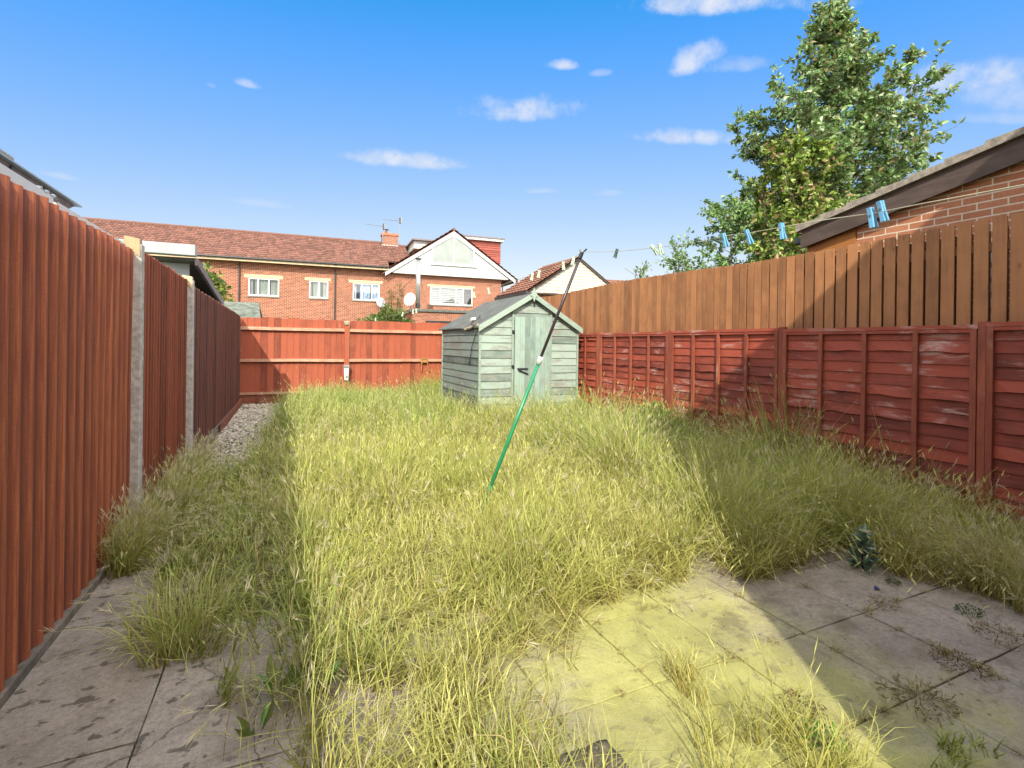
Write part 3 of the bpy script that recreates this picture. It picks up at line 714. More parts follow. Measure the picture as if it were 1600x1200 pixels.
# ================================================================== GARAGE (right)
def garage():
    X = 5.92; root = thing('brick_garage', (7.5, 1.5, 0), 'brick garage with brown bargeboard and sloping tiled roof behind the right fences', 'garage')
    YC, YB = 4.14, 3.56; pit = .205; zb = lambda y: 2.80+(YC-y)*pit        # underside of bargeboard
    RYr = -1.6
    m = MB(); m.face([(X,YB,0),(X,YB,zb(YB)+.1),(X,RYr,zb(RYr)+.1),(X,-5.5,2.9),(X,-5.5,0)]); m.face([(X,YB,0),(9.2,YB,0),(9.2,YB,2.8),(X,YB,zb(YB)+.1)][::-1]); m.build('wall', 'brick_garage', root)
    m = MB(); z = 1.9; 
    while z < 3.0:
        z1 = z+.2
        m.poly([(X-.02,YB+.004,z),(X-.02,YC,z),(X-.012,YC,min(z1-.004, zb(YC)+.1)),(X-.012,YB+.004,min(z1-.004, zb(YB)+.1))], (.02,0,0)); z = z1
    m.build('cladding', 'clad_brown', root)
    m = MB(); m.face([(X,YC-.002,0),(9.2,YC-.002,0),(9.2,YC-.002,2.78),(X,YC-.002,2.78)][::-1]); m.build('end_wall', 'clad_brown', root)
    # bargeboards: a lower board, a set-back dark fillet, the tile edge above
    def strip(name, mat, x0, x1, o0, o1, ya=YC+.04, yb=RYr):
        m = MB(); m.hexa([(x0,yb,zb(yb)+o0),(x1,yb,zb(yb)+o0),(x1,ya,zb(ya)+o0),(x0,ya,zb(ya)+o0),(x0,yb,zb(yb)+o1),(x1,yb,zb(yb)+o1),(x1,ya,zb(ya)+o1),(x0,ya,zb(ya)+o1)]); return m.build(name, mat, root)
    strip('bargeboard', 'barge_brown', X-.09, X-.06, 0, .165)
    strip('bargeboard', 'barge_brown', X-.055, X-.03, .166, .225)
    strip('soffit', 'barge_brown', X-.06, X+.0, .02, .04)
    m = MB(); y = YC+.1; L = .31
    k = 0
    while y > RYr:
        ya, yb = y, y-L
        o = .226
        m.hexa([(X-.105,yb,zb(yb)+o),(9.2,yb,zb(yb)+o),(9.2,ya,zb(ya)+o),(X-.105,ya,zb(ya)+o),(X-.105,yb,zb(yb)+o+.058),(9.2,yb,zb(yb)+o+.058),(9.2,ya,zb(ya)+o+.085),(X-.105,ya,zb(ya)+o+.085)])
        y -= L; k += 1
    m.hexa([(X,-5.5,2.9),(9.2,-5.5,2.9),(9.2,RYr,zb(RYr)+.2),(X,RYr,zb(RYr)+.2),(X,-5.5,3.0),(9.2,-5.5,3.0),(9.2,RYr,zb(RYr)+.3),(X,RYr,zb(RYr)+.3)])
    m.build('roof', 'tile_edge', root)
    m = MB(); m.box(X-.06, 9.2, YC+.045, YC+.15, 2.86, 2.945); m.build('gutter', 'black_plastic', root, bevel=.015)
garage()

# ================================================================== HOUSE HELPERS
def tiled(mb, o, u, v, ulen, vlen, tw=.3, th=.34, clip=None, amp=.04):
    """pantile roof: o = eave corner, u along eave, v up the slope (unit vectors)"""
    o, u, v = Vector(o), Vector(u).normalized(), Vector(v).normalized(); n = u.cross(v).normalized()
    if n.z < 0: n = -n
    sub = 4; nu = int(ulen/tw*sub); rows = max(1, round(vlen/th)); th = vlen/rows
    for r in range(rows):
        vs = []; rr = []; fs = []
        for i in range(nu+1):
            uu = ulen*i/nu; ph = (uu/tw) % 1; h = amp*(.5+.5*math.cos(2*math.pi*ph)); tid = int(uu/tw)
            rv = (math.sin(tid*12.9898+r*78.233)*43758.5453) % 1
            for (a, e) in ((0, -.03), (0, .05+h), (1.0, .0+h)):
                p = o+u*uu+v*(th*(r+a*1.04))+n*(e if a == 0 else e); vs.append(p); rr.append(rv)
        for i in range(nu):
            if clip:
                q = (vs[i*3+1]+vs[i*3+5])/2
                if not clip(q): continue
            a = i*3; fs += [(a, a+3, a+4, a+1), (a+1, a+4, a+5, a+2)]
        b = len(mb.v); mb.v += [tuple(p) for p in vs]; mb.r += rr; mb.f += [tuple(k+b for k in f) for f in fs]
def wall_front(mb, s0, s1, z0, z1, holes, d=0., depth=.11):
    ss = sorted({s0, s1, *[h[0] for h in holes], *[h[1] for h in holes]}); zz = sorted({z0, z1, *[h[2] for h in holes], *[h[3] for h in holes]})
    for i in range(len(ss)-1):
        for j in range(len(zz)-1):
            cs, cz = (ss[i]+ss[i+1])/2, (zz[j]+zz[j+1])/2
            if any(h[0] < cs < h[1] and h[2] < cz < h[3] for h in holes): continue
            mb.face([(ss[i],d,zz[j]),(ss[i+1],d,zz[j]),(ss[i+1],d,zz[j+1]),(ss[i],d,zz[j+1])], .5)
    for (a, b, c, e) in holes:
        for q in ([(a,d,c),(a,d,e),(a,d+depth,e),(a,d+depth,c)],[(b,d,e),(b,d,c),(b,d+depth,c),(b,d+depth,e)],[(a,d,e),(b,d,e),(b,d+depth,e),(a,d+depth,e)],[(a,d,c),(a,d+depth,c),(b,d+depth,c),(b,d,c)]): mb.face(q, .5)
def window(root, s0, s1, z0, z1, splits, d=.05, style='curtain', sill=True, lintel=None, lip=.07):
    m = MB(); f = .065
    m.box(s0, s1, d-.03, d+.04, z0, z0+f); m.box(s0, s1, d-.03, d+.04, z1-f, z1)
    xs = [s0]+[s0+(s1-s0)*q for q in splits]+[s1]
    m.box(s0, s0+f, d-.031, d+.04, z0+f, z1-f); m.box(s1-f, s1, d-.031, d+.04, z0+f, z1-f)
    for x in xs[1:-1]: m.box(x-f*.6, x+f*.6, d-.031, d+.04, z0+f, z1-f)
    w = m.build('window', 'white_plastic', root, local=True)
    for i in range(len(xs)-1):
        a, b = xs[i]+f*.9, xs[i+1]-f*.9
        p = MB(); p.face([(a-.03,d+.0,z0+.05),(b+.03,d+.0,z0+.05),(b+.03,d+.0,z1-.05),(a-.03,d+.0,z1-.05)]); p.build('pane', 'window_glass', w, local=True)
    bk = MB(); bk.box(s0, s1, d+.35, d+.36, z0, z1); bk.box(s0, s1, d+.06, d+.36, z0-.012, z0-.002); bk.build('dark_interior', 'dark_room', w, local=True)
    if style == 'blind':
        b_ = MB(); n = 9
        for k in range(n):
            zc = z0+f+(z1-z0-2*f)*(k+.5)/n; b_.hexa([(s0+f,d+.05,zc-.045),(s0+(s1-s0)*.8,d+.05,zc-.045),(s0+(s1-s0)*.8,d+.06,zc-.045),(s0+f,d+.06,zc-.045),(s0+f,d+.06,zc+.025),(s0+(s1-s0)*.8,d+.06,zc+.025),(s0+(s1-s0)*.8,d+.07,zc+.025),(s0+f,d+.07,zc+.025)])
        b_.build('blind', 'blind', w, local=True)
    else:
        c = MB(); n = int((s1-s0)/.035); gaps = {'curtain': [(.12,.2),(.62,.7)], 'net': [], 'blue': [(.12,.26),(.62,.72)]}[style]
        vs = []; fs = []
        for k in range(n+1):
            t = k/n; x = s0+(s1-s0)*t; y = d+.12+.02*math.sin(k*1.3)+.01*math.sin(k*.47); vs += [(x,y,z0+.03),(x,y,z1-.03)]
        for k in range(n):
            if any(a < k/n < b for a, b in gaps): continue
            fs.append((2*k,2*k+2,2*k+3,2*k+1))
        c.add(vs, fs, .5); c.build('curtain', 'curtain_blue' if style == 'blue' else 'curtain', w, local=True)
    if sill: m = MB(); m.box(s0-.05, s1+.05, -.05, d-.0315, z0-.07, z0-.001); m.build('sill', 'grey_sill', w, local=True)
    if lintel: m = MB(); m.box(lintel[0], lintel[1], -.012, .02, z1+.001, z1+lintel[2]); m.build('lintel', 'stone_lintel', root, local=True)

# ================================================================== TERRACE HOUSE
HO = (-1.12, 31.27); HA = R(-4.0953)
def terrace():
    root = thing('terraced_house', (HO[0], HO[1], 0), 'long red brick house with tiled roof and white triangular gable behind the rear fence', 'house', rz=HA)
    L, E = -13.0, 6.02
    wins = [(-.77,.79,4.07,5.06),(2.36,3.40,4.08,5.08),(4.77,6.32,4.06,5.08)]
    m = MB(); wall_front(m, L, 6.82, 0, E-.0, wins); m.face([(L,0,0),(L,0,E),(L,7.4,E),(L,7.4,0)]); m.build('wall', 'brick_terrace', root, local=True)
    window(root, *wins[0], (.31,.66), style='curtain', lintel=(-.98,.98,.2)); window(root, *wins[1], (.5,), style='curtain', lintel=(2.12,3.54,.18)); window(root, *wins[2], (.33,.70), style='blue', lintel=(4.53,6.49,.18))
    # eaves: soffit, brown fascia, gutter
    m = MB(); m.box(L, 6.80, -.46, -.002, E-.08, E-.06); m.build('soffit', 'clad_cream', root, local=True)
    m = MB(); m.box(L, 6.80, -.48, -.45, E-.14, E+.02); m.build('fascia', 'stone_lintel', root, local=True)
    m = MB(); m.tube([(L,-.53,E+.03),(6.75,-.53,E+.03)], .055, 8); m.build('gutter', 'black_plastic', root, local=True)
    for s in (3.78, -1.2):
        m = MB(); m.tube([(s,-.5,E),(s,-.1,E-.3),(s,-.07,E-.5),(s,-.07,0)], .04, 8); m.build('downpipe', 'black_plastic', root, local=True)
    # main roof
    d = 3.7; zr = 8.25; rise = zr-E-.05; v = Vector((0, d+.52, rise)); m = MB()
    tiled(m, (L-.2,-.52,E+.04), (1,0,0), v, 21.5, v.length, .20, .33, lambda q: not (q.x > 6.8 and q.y < .25)); m.build('roof', 'roof_tile', root, local=True)
    m = MB(); v2 = Vector((0,-(d+.35),rise)); m.poly([(L-.2,d,zr+.02),(9,d,zr+.02),(9,7.7,E),(L-.2,7.7,E)], (0,0,-.05)); m.build('roof', 'roof_tile', root, local=True)
    m = MB(); m.tube([(L-.2+.4*k, d, zr+.03+.012*(k % 2)) for k in range(53)], .1, 10); m.build('ridge_tiles', 'roof_tile', root, local=True)
    # chimney
    cs = 7.28; m = MB(); m.box(cs-.52, cs+.52, d-.3, d+.35, 7.6, 8.78); ch = m.build('chimney', 'brick_muted', root, local=True)
    m = MB(); m.box(cs-.57, cs+.57, d-.35, d+.40, 8.78, 8.92); m.build('cap', 'clay', ch, local=True)
    m = MB(); m.tube([(cs-.2,d,8.92),(cs-.2,d,9.12)], [.12,.1], 12); m.tube([(cs+.25,d,8.92),(cs+.25,d,9.02)], [.1,.08], 12); m.build('pot', 'clay', ch, local=True)
    m = MB(); m.tube([(cs-.2,d,9.2),(cs-.2,d,9.23)], .15, 12); m.tube([(cs-.2,d,9.1),(cs-.2,d,9.2)], .02, 6); m.build('cowl', 'black_plastic', ch, local=True)
    m = MB(); m.box(cs-.56, cs+.56, d-.36, d-.302, 8.0, 8.12); m.build('flashing', 'white_paint', ch, local=True)
    # gable wing
    G0, G1, GA = 6.95, 14.08, 10.76; gz = 5.9; ga = 8.52; D0 = -.30
    w4 = (9.38,12.14,3.99,5.12)
    m = MB(); wall_front(m, 6.82, G1, 0, gz-.1, [w4]); m.face([(G1,0,0),(G1,7.4,0),(G1,7.4,gz),(G1,0,gz)]); m.build('wall', 'brick_terrace', root, local=True)
    window(root, *w4, (.24,.60,.78), style='blind', lintel=(9.2,12.3,.12))
    slope = (ga-5.86)/((14.6-6.9)/2)
    tri = (9.42,12.10,6.53)
    m = MB(); z = gz-.06; bh = .15
    hl = lambda z: GA-(ga-.12-z)/slope; hr = lambda z: GA+(ga-.12-z)/slope
    while z < ga-.2:
        z1 = z+bh; m.face([(hl(z),D0-.018,z),(hr(z),D0-.018,z),(hr(z1),D0,z1),(hl(z1),D0,z1)], random.random()); m.face([(hl(z),D0+.001,z),(hr(z),D0+.001,z),(hr(z),D0-.018,z),(hl(z),D0-.018,z)], .5); z = z1
    m.build('gable_cladding', 'white_paint', root, local=True)
    m = MB(); m.box(hl(gz)-.1, hr(gz)+.1, D0-.01, 0.2, gz-.12, gz-.062); m.build('soffit', 'white_paint', root, local=True)
    m = MB()
    for s in (-1, 1):
        xe = GA+s*(ga+.08-5.72)/slope
        m.poly([(GA,D0-.12,ga+.1),(GA,D0-.12,ga-.16),(xe,D0-.12,5.72-.16),(xe,D0-.12,5.72+.1)][::s], (0,.09,0))
    m.build('bargeboard', 'white_paint', root, local=True)
    # triangular window, proud of the cladding
    m = MB(); Dw = D0-.05; f = .07
    P = [(9.42,6.53),(12.10,6.53),(12.10,7.5),(10.76,8.34),(9.42,7.5)]
    for i in range(5):
        a, b = P[i], P[(i+1) % 5]; m.bar((a[0],Dw,a[1]), (b[0],Dw,b[1]), f, .07, up=(0,1,0))
    m.bar((10.76,Dw-.004,6.5), (10.76,Dw-.004,8.34), f, .07, up=(0,1,0)); gw = m.build('window', 'white_plastic', root, local=True); gw['label'] = 'tall triangular gable window'
    for pts in ([P[0],(10.73,6.53),(10.73,8.32),P[4]], [(10.79,6.53),P[1],P[2],(10.79,8.32)]):
        p = MB(); p.face([(x,Dw-.01,z) for x, z in pts]); p.build('pane', 'window_glass', gw, local=True)
    c = MB(); n = 60
    for k in range(n):
        a = 9.46+2.6*k/n; b = 9.46+2.6*(k+1)/n; h = lambda x: 7.5+(8.32-7.5)*(1-abs(x-10.76)/1.34)
        ya = Dw+.012+.006*math.sin(k*1.4); yb = Dw+.012+.006*math.sin((k+1)*1.4)
        c.face([(a,ya,6.55),(b,yb,6.55),(b,yb,h(b)-.02),(a,ya,h(a)-.02)], (math.sin(k*3.3)*.5+.5))
    c.build('curtain', 'curtain', gw, local=True)
    m = MB(); m.box(9.3, 12.32, D0-.12, D0-.02, 6.42, 6.475); m.build('sill', 'white_plastic', gw, local=True)
    # wing roof slopes
    for s in (-1, 1):
        m = MB(); xe = GA+s*(ga+.18-5.70)/slope; v = Vector((GA-xe, 0, ga+.16-5.72))
        if s < 0: tiled(m, (xe, 7.2, 5.75), (0,-1,0), v, 7.2-D0+.10, v.length, .2, .33)
        else: tiled(m, (xe, D0-.10, 5.75), (0,1,0), v, 7.2-D0+.10, v.length, .2, .33)
        m.poly([(xe,D0-.12,5.70),(xe,7.2,5.70),(GA,7.2,ga+.12),(GA,D0-.12,ga+.12)], (0,0,-.05)); m.build('roof', 'roof_tile', root, local=True)
    m = MB(); m.tube([(GA, D0-.14+.4*k, ga+.2+.01*(k % 2)) for k in range(19)], .1, 10); m.build('ridge_tiles', 'roof_tile', root, local=True)
    m = MB(); m.tube([(14.55,D0-.1,5.66),(14.55,7,5.66)], .055, 8); m.tube([(14.5,-.2,5.62),(14.15,-.1,5.4),(14.15,-.06,0)], .04, 8); m.build('gutter', 'black_plastic', root, local=True)
    # dormer on the right slope and the flat top of the one behind
    m = MB(); dd = 1.0
    wz = lambda x: ga+.1-(x-GA)*slope
    m.poly([(GA+.6,dd,wz(GA+.6)-.1),(14.33,dd,wz(14.33)-.1),(14.33,dd,8.45),(GA+.6,dd,8.45)], (0,5,0))
    n = 0; z = 6.2
    while z < 8.45:
        m.hexa([(GA+.5,dd-.05,z),(14.34,dd-.05,z),(14.34,dd-.005,z),(GA+.5,dd-.005,z),(GA+.5,dd-.015,z+.14),(14.34,dd-.015,z+.14),(14.34,dd-.005,z+.14),(GA+.5,dd-.005,z+.14)]); z += .14
    dm = m.build('dormer', 'tile_hung', root, local=True)
    m = MB(); m.hexa([(GA+.2,dd-.22,8.46),(14.5,dd-.22,8.46),(14.5,6.2,8.46),(GA+.2,6.2,8.46),(GA+.2,dd-.22,8.62),(14.5,dd-.22,8.62),(14.5,6.2,8.62),(GA+.2,6.2,8.62)]); m.build('fascia', 'white_paint', dm, local=True)
    m = MB(); m.box(GA+.1, 14.56, dd-.27, 6.3, 8.622, 8.70); m.build('roof', 'slate_verge', dm, local=True)
    m = MB(); m.box(8.5, 10.2, 1.0, 4.2, 7.6, 8.10); dl = m.build('dormer', 'white_paint', root, local=True)
    m = MB(); m.box(8.38, 10.3, .75, 4.3, 8.102, 8.19); m.build('roof', 'slate_verge', dl, local=True)
    # flue
    fl = MB(); fl.tube([(8.12,-3.0,3.75),(8.12,-3.0,6.25)], .12, 16); f_ = fl.build('flue', 'steel', root, local=True, smooth=True)
    m = MB(); m.tube([(8.12,-3.0,6.25),(8.12,-3.0,6.3)], .19, 16); m.tube([(8.12,-3.0,3.5),(8.12,-3.0,3.75)], .13, 12); m.build('cowl', 'black_plastic', f_, local=True)
    m = MB(); m.tube([(8.0,-3.0,5.35),(7.5,-.05,4.7)], .014, 5); m.tube([(8.25,-3.0,5.35),(8.9,-.05,4.9)], .014, 5); m.build('stay', 'dull_metal', f_, local=True)
terrace()
def H(s, d, z):
    c, n = math.cos(HA), math.sin(HA); return Vector((HO[0]+s*c-d*n, HO[1]+s*n+d*c, z))
def extension():
    o = H(10, -3, 0); root = thing('brick_extension', o, 'flat-roofed brick extension low in front of the gable house', 'extension', rz=HA)
    loc = lambda s, d, z: (s-10, d+3, z)
    m = MB(); b = MB()
    def bx(mb, s0, s1, d0, d1, z0, z1): mb.box(s0-10, s1-10, d0+3, d1+3, z0, z1)
    bx(m, 7.85, 13.2, -3, -.02, 0, 3.32); m.build('wall', 'brick_terrace', root, local=True)
    m = MB(); bx(m, 7.78, 13.3, -3.1, -.02, 3.321, 3.46); m.build('flat_roof', 'felt', root, local=True)
    m = MB(); bx(m, 8.57, 11.4, -3.6, -3.01, 2.62, 2.80); m.build('canopy', 'black_plastic', root, local=True)
extension()
def dish(name, c, r, face, mat, label):
    c = Vector(c); f = Vector(face).normalized(); a = f.cross(Vector((0,0,1))).normalized(); b = a.cross(f)
    root = thing(name, c, label, 'satellite dish', 'satellite dishes on the brick houses')
    m = MB(); vs = [c-f*.06]; n = 20; fs = []
    for q in (.35, .7, 1.):
        for k in range(n): t = 2*math.pi*k/n; vs.append(c+(a*math.cos(t)*.88+b*math.sin(t))*r*q+f*(-.06+.14*q*q*r))
    for k in range(n):
        k2 = (k+1) % n; fs.append((0, 1+k, 1+k2))
        for q in range(2): o = 1+q*n; fs.append((o+k, o+n+k, o+n+k2, o+k2))
    m.add(vs, fs, .5); d = m.build('reflector', mat, root, smooth=True)
    so = d.modifiers.new('solid', 'SOLIDIFY'); so.thickness = .012
    m = MB(); tip = c+f*.42-b*.05; m.tube([c-b*r*.95, tip], .014, 6); m.tube([tip-f*.03, tip-f*.1+b*.02], .035, 8); m.build('feed_arm', 'dull_metal', root)
    m = MB(); m.tube([c-f*.07, c-f*.25-b*.1, c-f*.28-b*.6], .022, 6); m.build('mount', 'dull_metal', root)
dish('satellite_dish', H(7.66, -3.0, 3.98), .40, (-.55,-.75,.25), 'dish_white', 'larger white satellite dish beside the steel flue')
dish('satellite_dish', H(6.36, -3.0+2.6, 3.95), .32, (.2,-.9,.25), 'dish_grey', 'smaller grey satellite dish low on the brick wall behind the bush')
def aerial(s, d, z0, z1, dirv, label):
    b = H(s, d, z0); root = thing('tv_aerial', b, label, 'aerial', 'aerials beside the chimney')
    t = H(s, d, z1); m = MB(); m.tube([b, t], .022, 6); m.build('mast', 'dull_metal', root)
    m = MB(); dv = Vector(dirv).normalized(); e = t+dv*1.15; m.tube([t-dv*.15, e], .02, 5); sd = dv.cross(Vector((0,0,1))).normalized()
    for k in range(9): p = t+dv*(.1+.12*k); m.tube([p-sd*.13, p+sd*.13], .008, 4)
    m.obox(t-dv*.08, dv*.03, sd*.18, Vector((0,0,.2))); m.build('antenna', 'dull_metal', root)
aerial(6.78, 3.35, 8.2, 9.34, (-1,-.15,.02), 'lower left tv aerial on the chimney')
aerial(7.86, 3.35, 8.2, 9.84, (-1,-.15,-.08), 'taller right tv aerial on the chimney')

# ================================================================== RIGHT-HAND NEIGHBOUR HOUSE
def gable_house():
    a = (9.07,18.0); b = (13.43,18.0)
    ang = math.atan2(b[1]-a[1], b[0]-a[0]); L = math.hypot(b[0]-a[0], b[1]-a[1])
    root = thing('gable_house', (a[0], a[1], 0), 'house with cream boarded gable and brown roof seen over the shed', 'house', rz=ang)
    gm = L/2; E = 3.78; A = 5.18; sl_ = (A-E)/gm; D = 3.1
    m = MB(); m.face([(0,.3,0),(L,.3,0),(L,.3,E-.12),(0,.3,E-.12)]); m.face([(0,D,0),(0,.3,0),(0,.3,E),(0,D,E)]); m.face([(L,.3,0),(L,D,0),(L,D,E),(L,.3,E)]); m.build('wall', 'brick_muted', root, local=True)
    m = MB(); z = E-.1; bh = .13
    while z < A-.06:
        z1 = min(z+bh, A-.03); l0, r0 = max(0, gm-(A-z)/sl_)+.0, gm+(A-z)/sl_; l1, r1 = gm-(A-z1)/sl_, gm+(A-z1)/sl_
        m.face([(max(l0,0),-.02,z),(r0,-.02,z),(r1,0,z1),(max(l1,0),0,z1)], random.random()); m.face([(l0,.002,z),(r0,.002,z),(r0,-.02,z),(l0,-.02,z)], .5); z = z1
    m.build('gable_cladding', 'clad_cream', root, local=True)
    m = MB(); m.box(-.05, L+.1, -.0, .3, E-.16, E-.12); m.build('soffit', 'barge_brown', root, local=True)
    m = MB()
    for s in (-1, 1):
        xe = gm+s*(gm+.22); m.poly([(gm,-.08,A+.06),(gm,-.08,A-.05),(xe,-.08,A-.05-abs(xe-gm)*sl_),(xe,-.08,A+.06-abs(xe-gm)*sl_)][::s], (0,.05,0))
    m.build('bargeboard', 'barge_brown', root, local=True)
    m = MB(); xe = -.22; ze = A+.05-(gm-xe)*sl_; v = Vector((gm-xe,0,(gm-xe)*sl_)); hip = D+.1
    clip = None
    tiled(m, (xe,D+.1,ze+.02), (0,-1,0), v, D+.18, v.length, .3, .3, clip); m.build('roof', 'roof_tile_brown', root, local=True)
    m = MB(); m.poly([(xe,-.08,ze),(xe,D+.1,ze),(gm,hip,A+.04),(gm,-.08,A+.04)], (0,0,-.04)); 
    xr = L+.25; zr_ = A+.05-(xr-gm)*sl_; m.poly([(gm,-.08,A+.045),(gm,hip,A+.045),(xr,D+.1,zr_),(xr,-.08,zr_)], (0,0,-.04)); m.build('roof', 'roof_tile_brown', root, local=True)
    m = MB(); m.tube([(gm,-.08,A+.07),(gm,hip,A+.07)], .07, 8); m.build('ridge_tiles', 'roof_tile_brown', root, local=True)
    m = MB(); m.box(xe-.12, xe-.02, -.1, D+.1, ze-.16, ze-.0); m.box(xe+.0, .0, -.06, D, ze-.3, ze-.06); m.build('gutter', 'black_plastic', root, local=True)
gable_house()
m = MB(); o_ = (15.1,21.7)
def back_roof():
    root = thing('bungalow', (15.5, 22.5, 0), 'low brown tiled roof of a building behind the gabled neighbour, just above the paling fence', 'house')
    m = MB(); a, b = Vector((12.2,21.6,4.4)), Vector((19.5,20.0,4.35)); u = (b-a).normalized(); v = Vector((.1,1.6,.72))
    tiled(m, a-root.location, u, v, (b-a).length, v.length, .3, .3); m.build('roof', 'roof_tile_brown', root, local=True)
    m = MB(); m.poly([a+Vector((0,.3,-.1)), b+Vector((0,.3,-.1)), Vector((19.5,20.3,0)), Vector((12.2,21.9,0))], (.3,2.4,0)); m.build('wall', 'brick_muted', root)
back_roof()

# ================================================================== LEFT NEIGHBOUR BITS
def left_stuff():
    root = thing('lean_to', (-1.75, 4, 0), 'lean-to with white edged roof running just behind the left fence', 'lean-to')
    m = MB(); m.box(-1.285, -1.25, -1, 3.80, 2.325, 2.385); m.build('fascia', 'white_plastic', root, bevel=.004)
    m = MB(); m.box(-1.285, -1.25, 3.86, 7.2, 2.325, 2.365); m.build('fascia', 'white_plastic', root)
    m = MB(); m.tube([(-1.262,3.62+.03*k, 2.383+.008*math.sin(k*2.)) for k in range(9)], .014, 6); m.build('edge_flashing', 'grey_fascia', root)
    m = MB(); m.hexa([(-2.4,-1,2.36),(-1.29,-1,2.28),(-1.29,7.2,2.28),(-2.4,7.2,2.36),(-2.4,-1,2.40),(-1.29,-1,2.32),(-1.29,7.2,2.32),(-2.4,7.2,2.40)]); m.build('roof', 'grey_board', root)
    for y in (-.5, 2, 4.5, 7.0): m = MB(); m.box(-1.4, -1.33, y, y+.07, 0, 2.27); m.build('post', 'white_paint', root)
    r2 = thing('canopy_roof', (-1.7, 4, 0), 'dark gutter edge of a second roof rising above the left fence corner', 'roof')
    m = MB(); m.hexa([(-1.62,-1,2.51),(-1.52,-1,2.51),(-1.52,4.85,2.52),(-1.62,4.9,2.52),(-1.62,-1,2.57),(-1.50,-1,2.57),(-1.50,4.95,2.58),(-1.62,4.97,2.58)]); m.build('fascia', 'slate_verge', r2)
    m = MB(); m.box(-2.1, -1.47, -1, 5.0, 2.582, 2.592); m.build('roof', 'grey_fascia', r2)
    m = MB(); m.tube([(-1.49,3.3,2.605),(-1.49,3.92,2.605)], .018, 10); m.build('roll', 'grey_fascia', r2)
    for y in (3.95, 4.4): m = MB(); m.box(-1.515, -1.497, y, y+.02, 2.51, 2.575); m.build('clip', 'black_plastic', r2)
    for y in (0, 4.6): m = MB(); m.box(-2.1, -2.03, y, y+.07, 0, 2.58); m.build('post', 'white_paint', r2)
    # flat-fronted outbuilding further down
    r3 = thing('outbuilding', (-2.1, 12.5, 0), 'grey flat-topped outbuilding with dark sloping verge beyond the left fence', 'outbuilding')
    m = MB(); m.box(-3.6, -1.47, 10.40, 10.62, 3.045, 3.235); m.build('fascia', 'grey_fascia', r3, bevel=.006)
    m = MB(); m.box(-3.6, -1.6, 10.9, 14.7, 0, 2.55); m.build('wall', 'grey_board', r3)
    m = MB(); m.hexa([(-3.6,10.63,2.98),(-1.5,10.63,2.98),(-1.5,14.8,2.50),(-3.6,14.8,2.50),(-3.6,10.63,3.02),(-1.5,10.63,3.02),(-1.5,14.8,2.54),(-3.6,14.8,2.54)]); m.build('roof', 'felt', r3)
    m = MB(); m.hexa([(-1.50,10.6,2.9),(-1.45,10.6,2.9),(-1.45,14.85,2.42),(-1.50,14.85,2.42),(-1.50,10.6,3.03),(-1.45,10.6,3.03),(-1.45,14.85,2.57),(-1.50,14.85,2.57)]); m.build('verge', 'slate_verge', r3)
    w = MB()
    for y in (11.1, 12.3, 13.5): w.box(-1.6+.002, -1.575, y, y+1.0, 1.7, 2.45)
    w.build('window', 'white_plastic', r3)
    # triangular gable end seen under the fascia
    m = MB(); m.poly([(-3.4,10.86,2.95),(-1.62,10.86,2.95),(-1.62,10.86,2.0),(-3.4,10.86,2.0)], (0,.03,0)); m.build('wall', 'grey_board', r3)
    r4 = thing('felt_shed', (-1.0, 15.6, 0), 'small shed with mossy grey-green felt roof just past the fence corner', 'shed')
    m = MB(); m.poly([(-2.6,15.0,2.12),(-.60,15.0,2.12),(-.68,15.9,2.60),(-2.6,15.9,2.60)], (0,.0,.03)); m.poly([(-2.6,15.9,2.60),(-.68,15.9,2.60),(-.60,16.8,2.12),(-2.6,16.8,2.12)], (0,0,.03)); m.build('roof', 'felt_old', r4)
    m = MB(); m.poly([(-.70,15.05,0),(-.70,16.75,0),(-.70,16.75,2.1),(-.70,15.9,2.57),(-.70,15.05,2.1)], (.03,0,0)); m.box(-2.5, -.70, 15.05, 15.08, 0, 2.1); m.build('wall', 'barge_brown', r4)
left_stuff()

# ================================================================== HOUSE BEHIND THE VIEWER (throws the shade on the patio)
def own_house():
    root = thing('house', (4.5, -5, 0), 'brick house behind the viewer whose shadow covers the right of the patio', 'house')
    X0, X1, Y0, Y1, E = 1.03, 9.5, -.9, -9., 5.75
    m = MB()
    for (a, b) in (((X0,Y0),(X1,Y0)),((X1,Y0),(X1,Y1)),((X1,Y1),(X0,Y1)),((X0,Y1),(X0,Y0))): m.face([(a[0],a[1],0),(b[0],b[1],0),(b[0],b[1],E),(a[0],a[1],E)][::-1])
    m.build('wall', 'brick_garage', root)
    rz = E+2.1; yc = (Y0+Y1)/2; m = MB()
    m.poly([(X0-.05,Y0+.25,E-.02),(X1,Y0+.25,E-.02),(X1,yc,rz),(X0-.05,yc,rz)], (0,0,.1)); m.poly([(X0-.05,Y1-.2,E-.02),(X0-.05,yc,rz),(X1,yc,rz),(X1,Y1-.2,E-.02)], (0,0,.1)); m.build('roof', 'roof_tile_brown', root)
    m = MB(); m.tube([(X0-.05,Y0+.28,E+.05),(X1,Y0+.28,E+.05)], .06, 8); m.build('gutter', 'black_plastic', root)
    for (a, b, c, d) in ((2.2,3.8,.9,2.1),(5,7.4,0.05,2.1),(2.2,3.8,3.5,4.7),(5.6,7.2,3.5,4.7)):
        m = MB(); m.box(a, b, Y0+.002, Y0+.05, c, d); w = m.build('window', 'white_plastic', root)
        m = MB(); m.box(a+.08, b-.08, Y0+.052, Y0+.06, c+.08, d-.08); m.build('pane', 'black_plastic', w)
own_house()

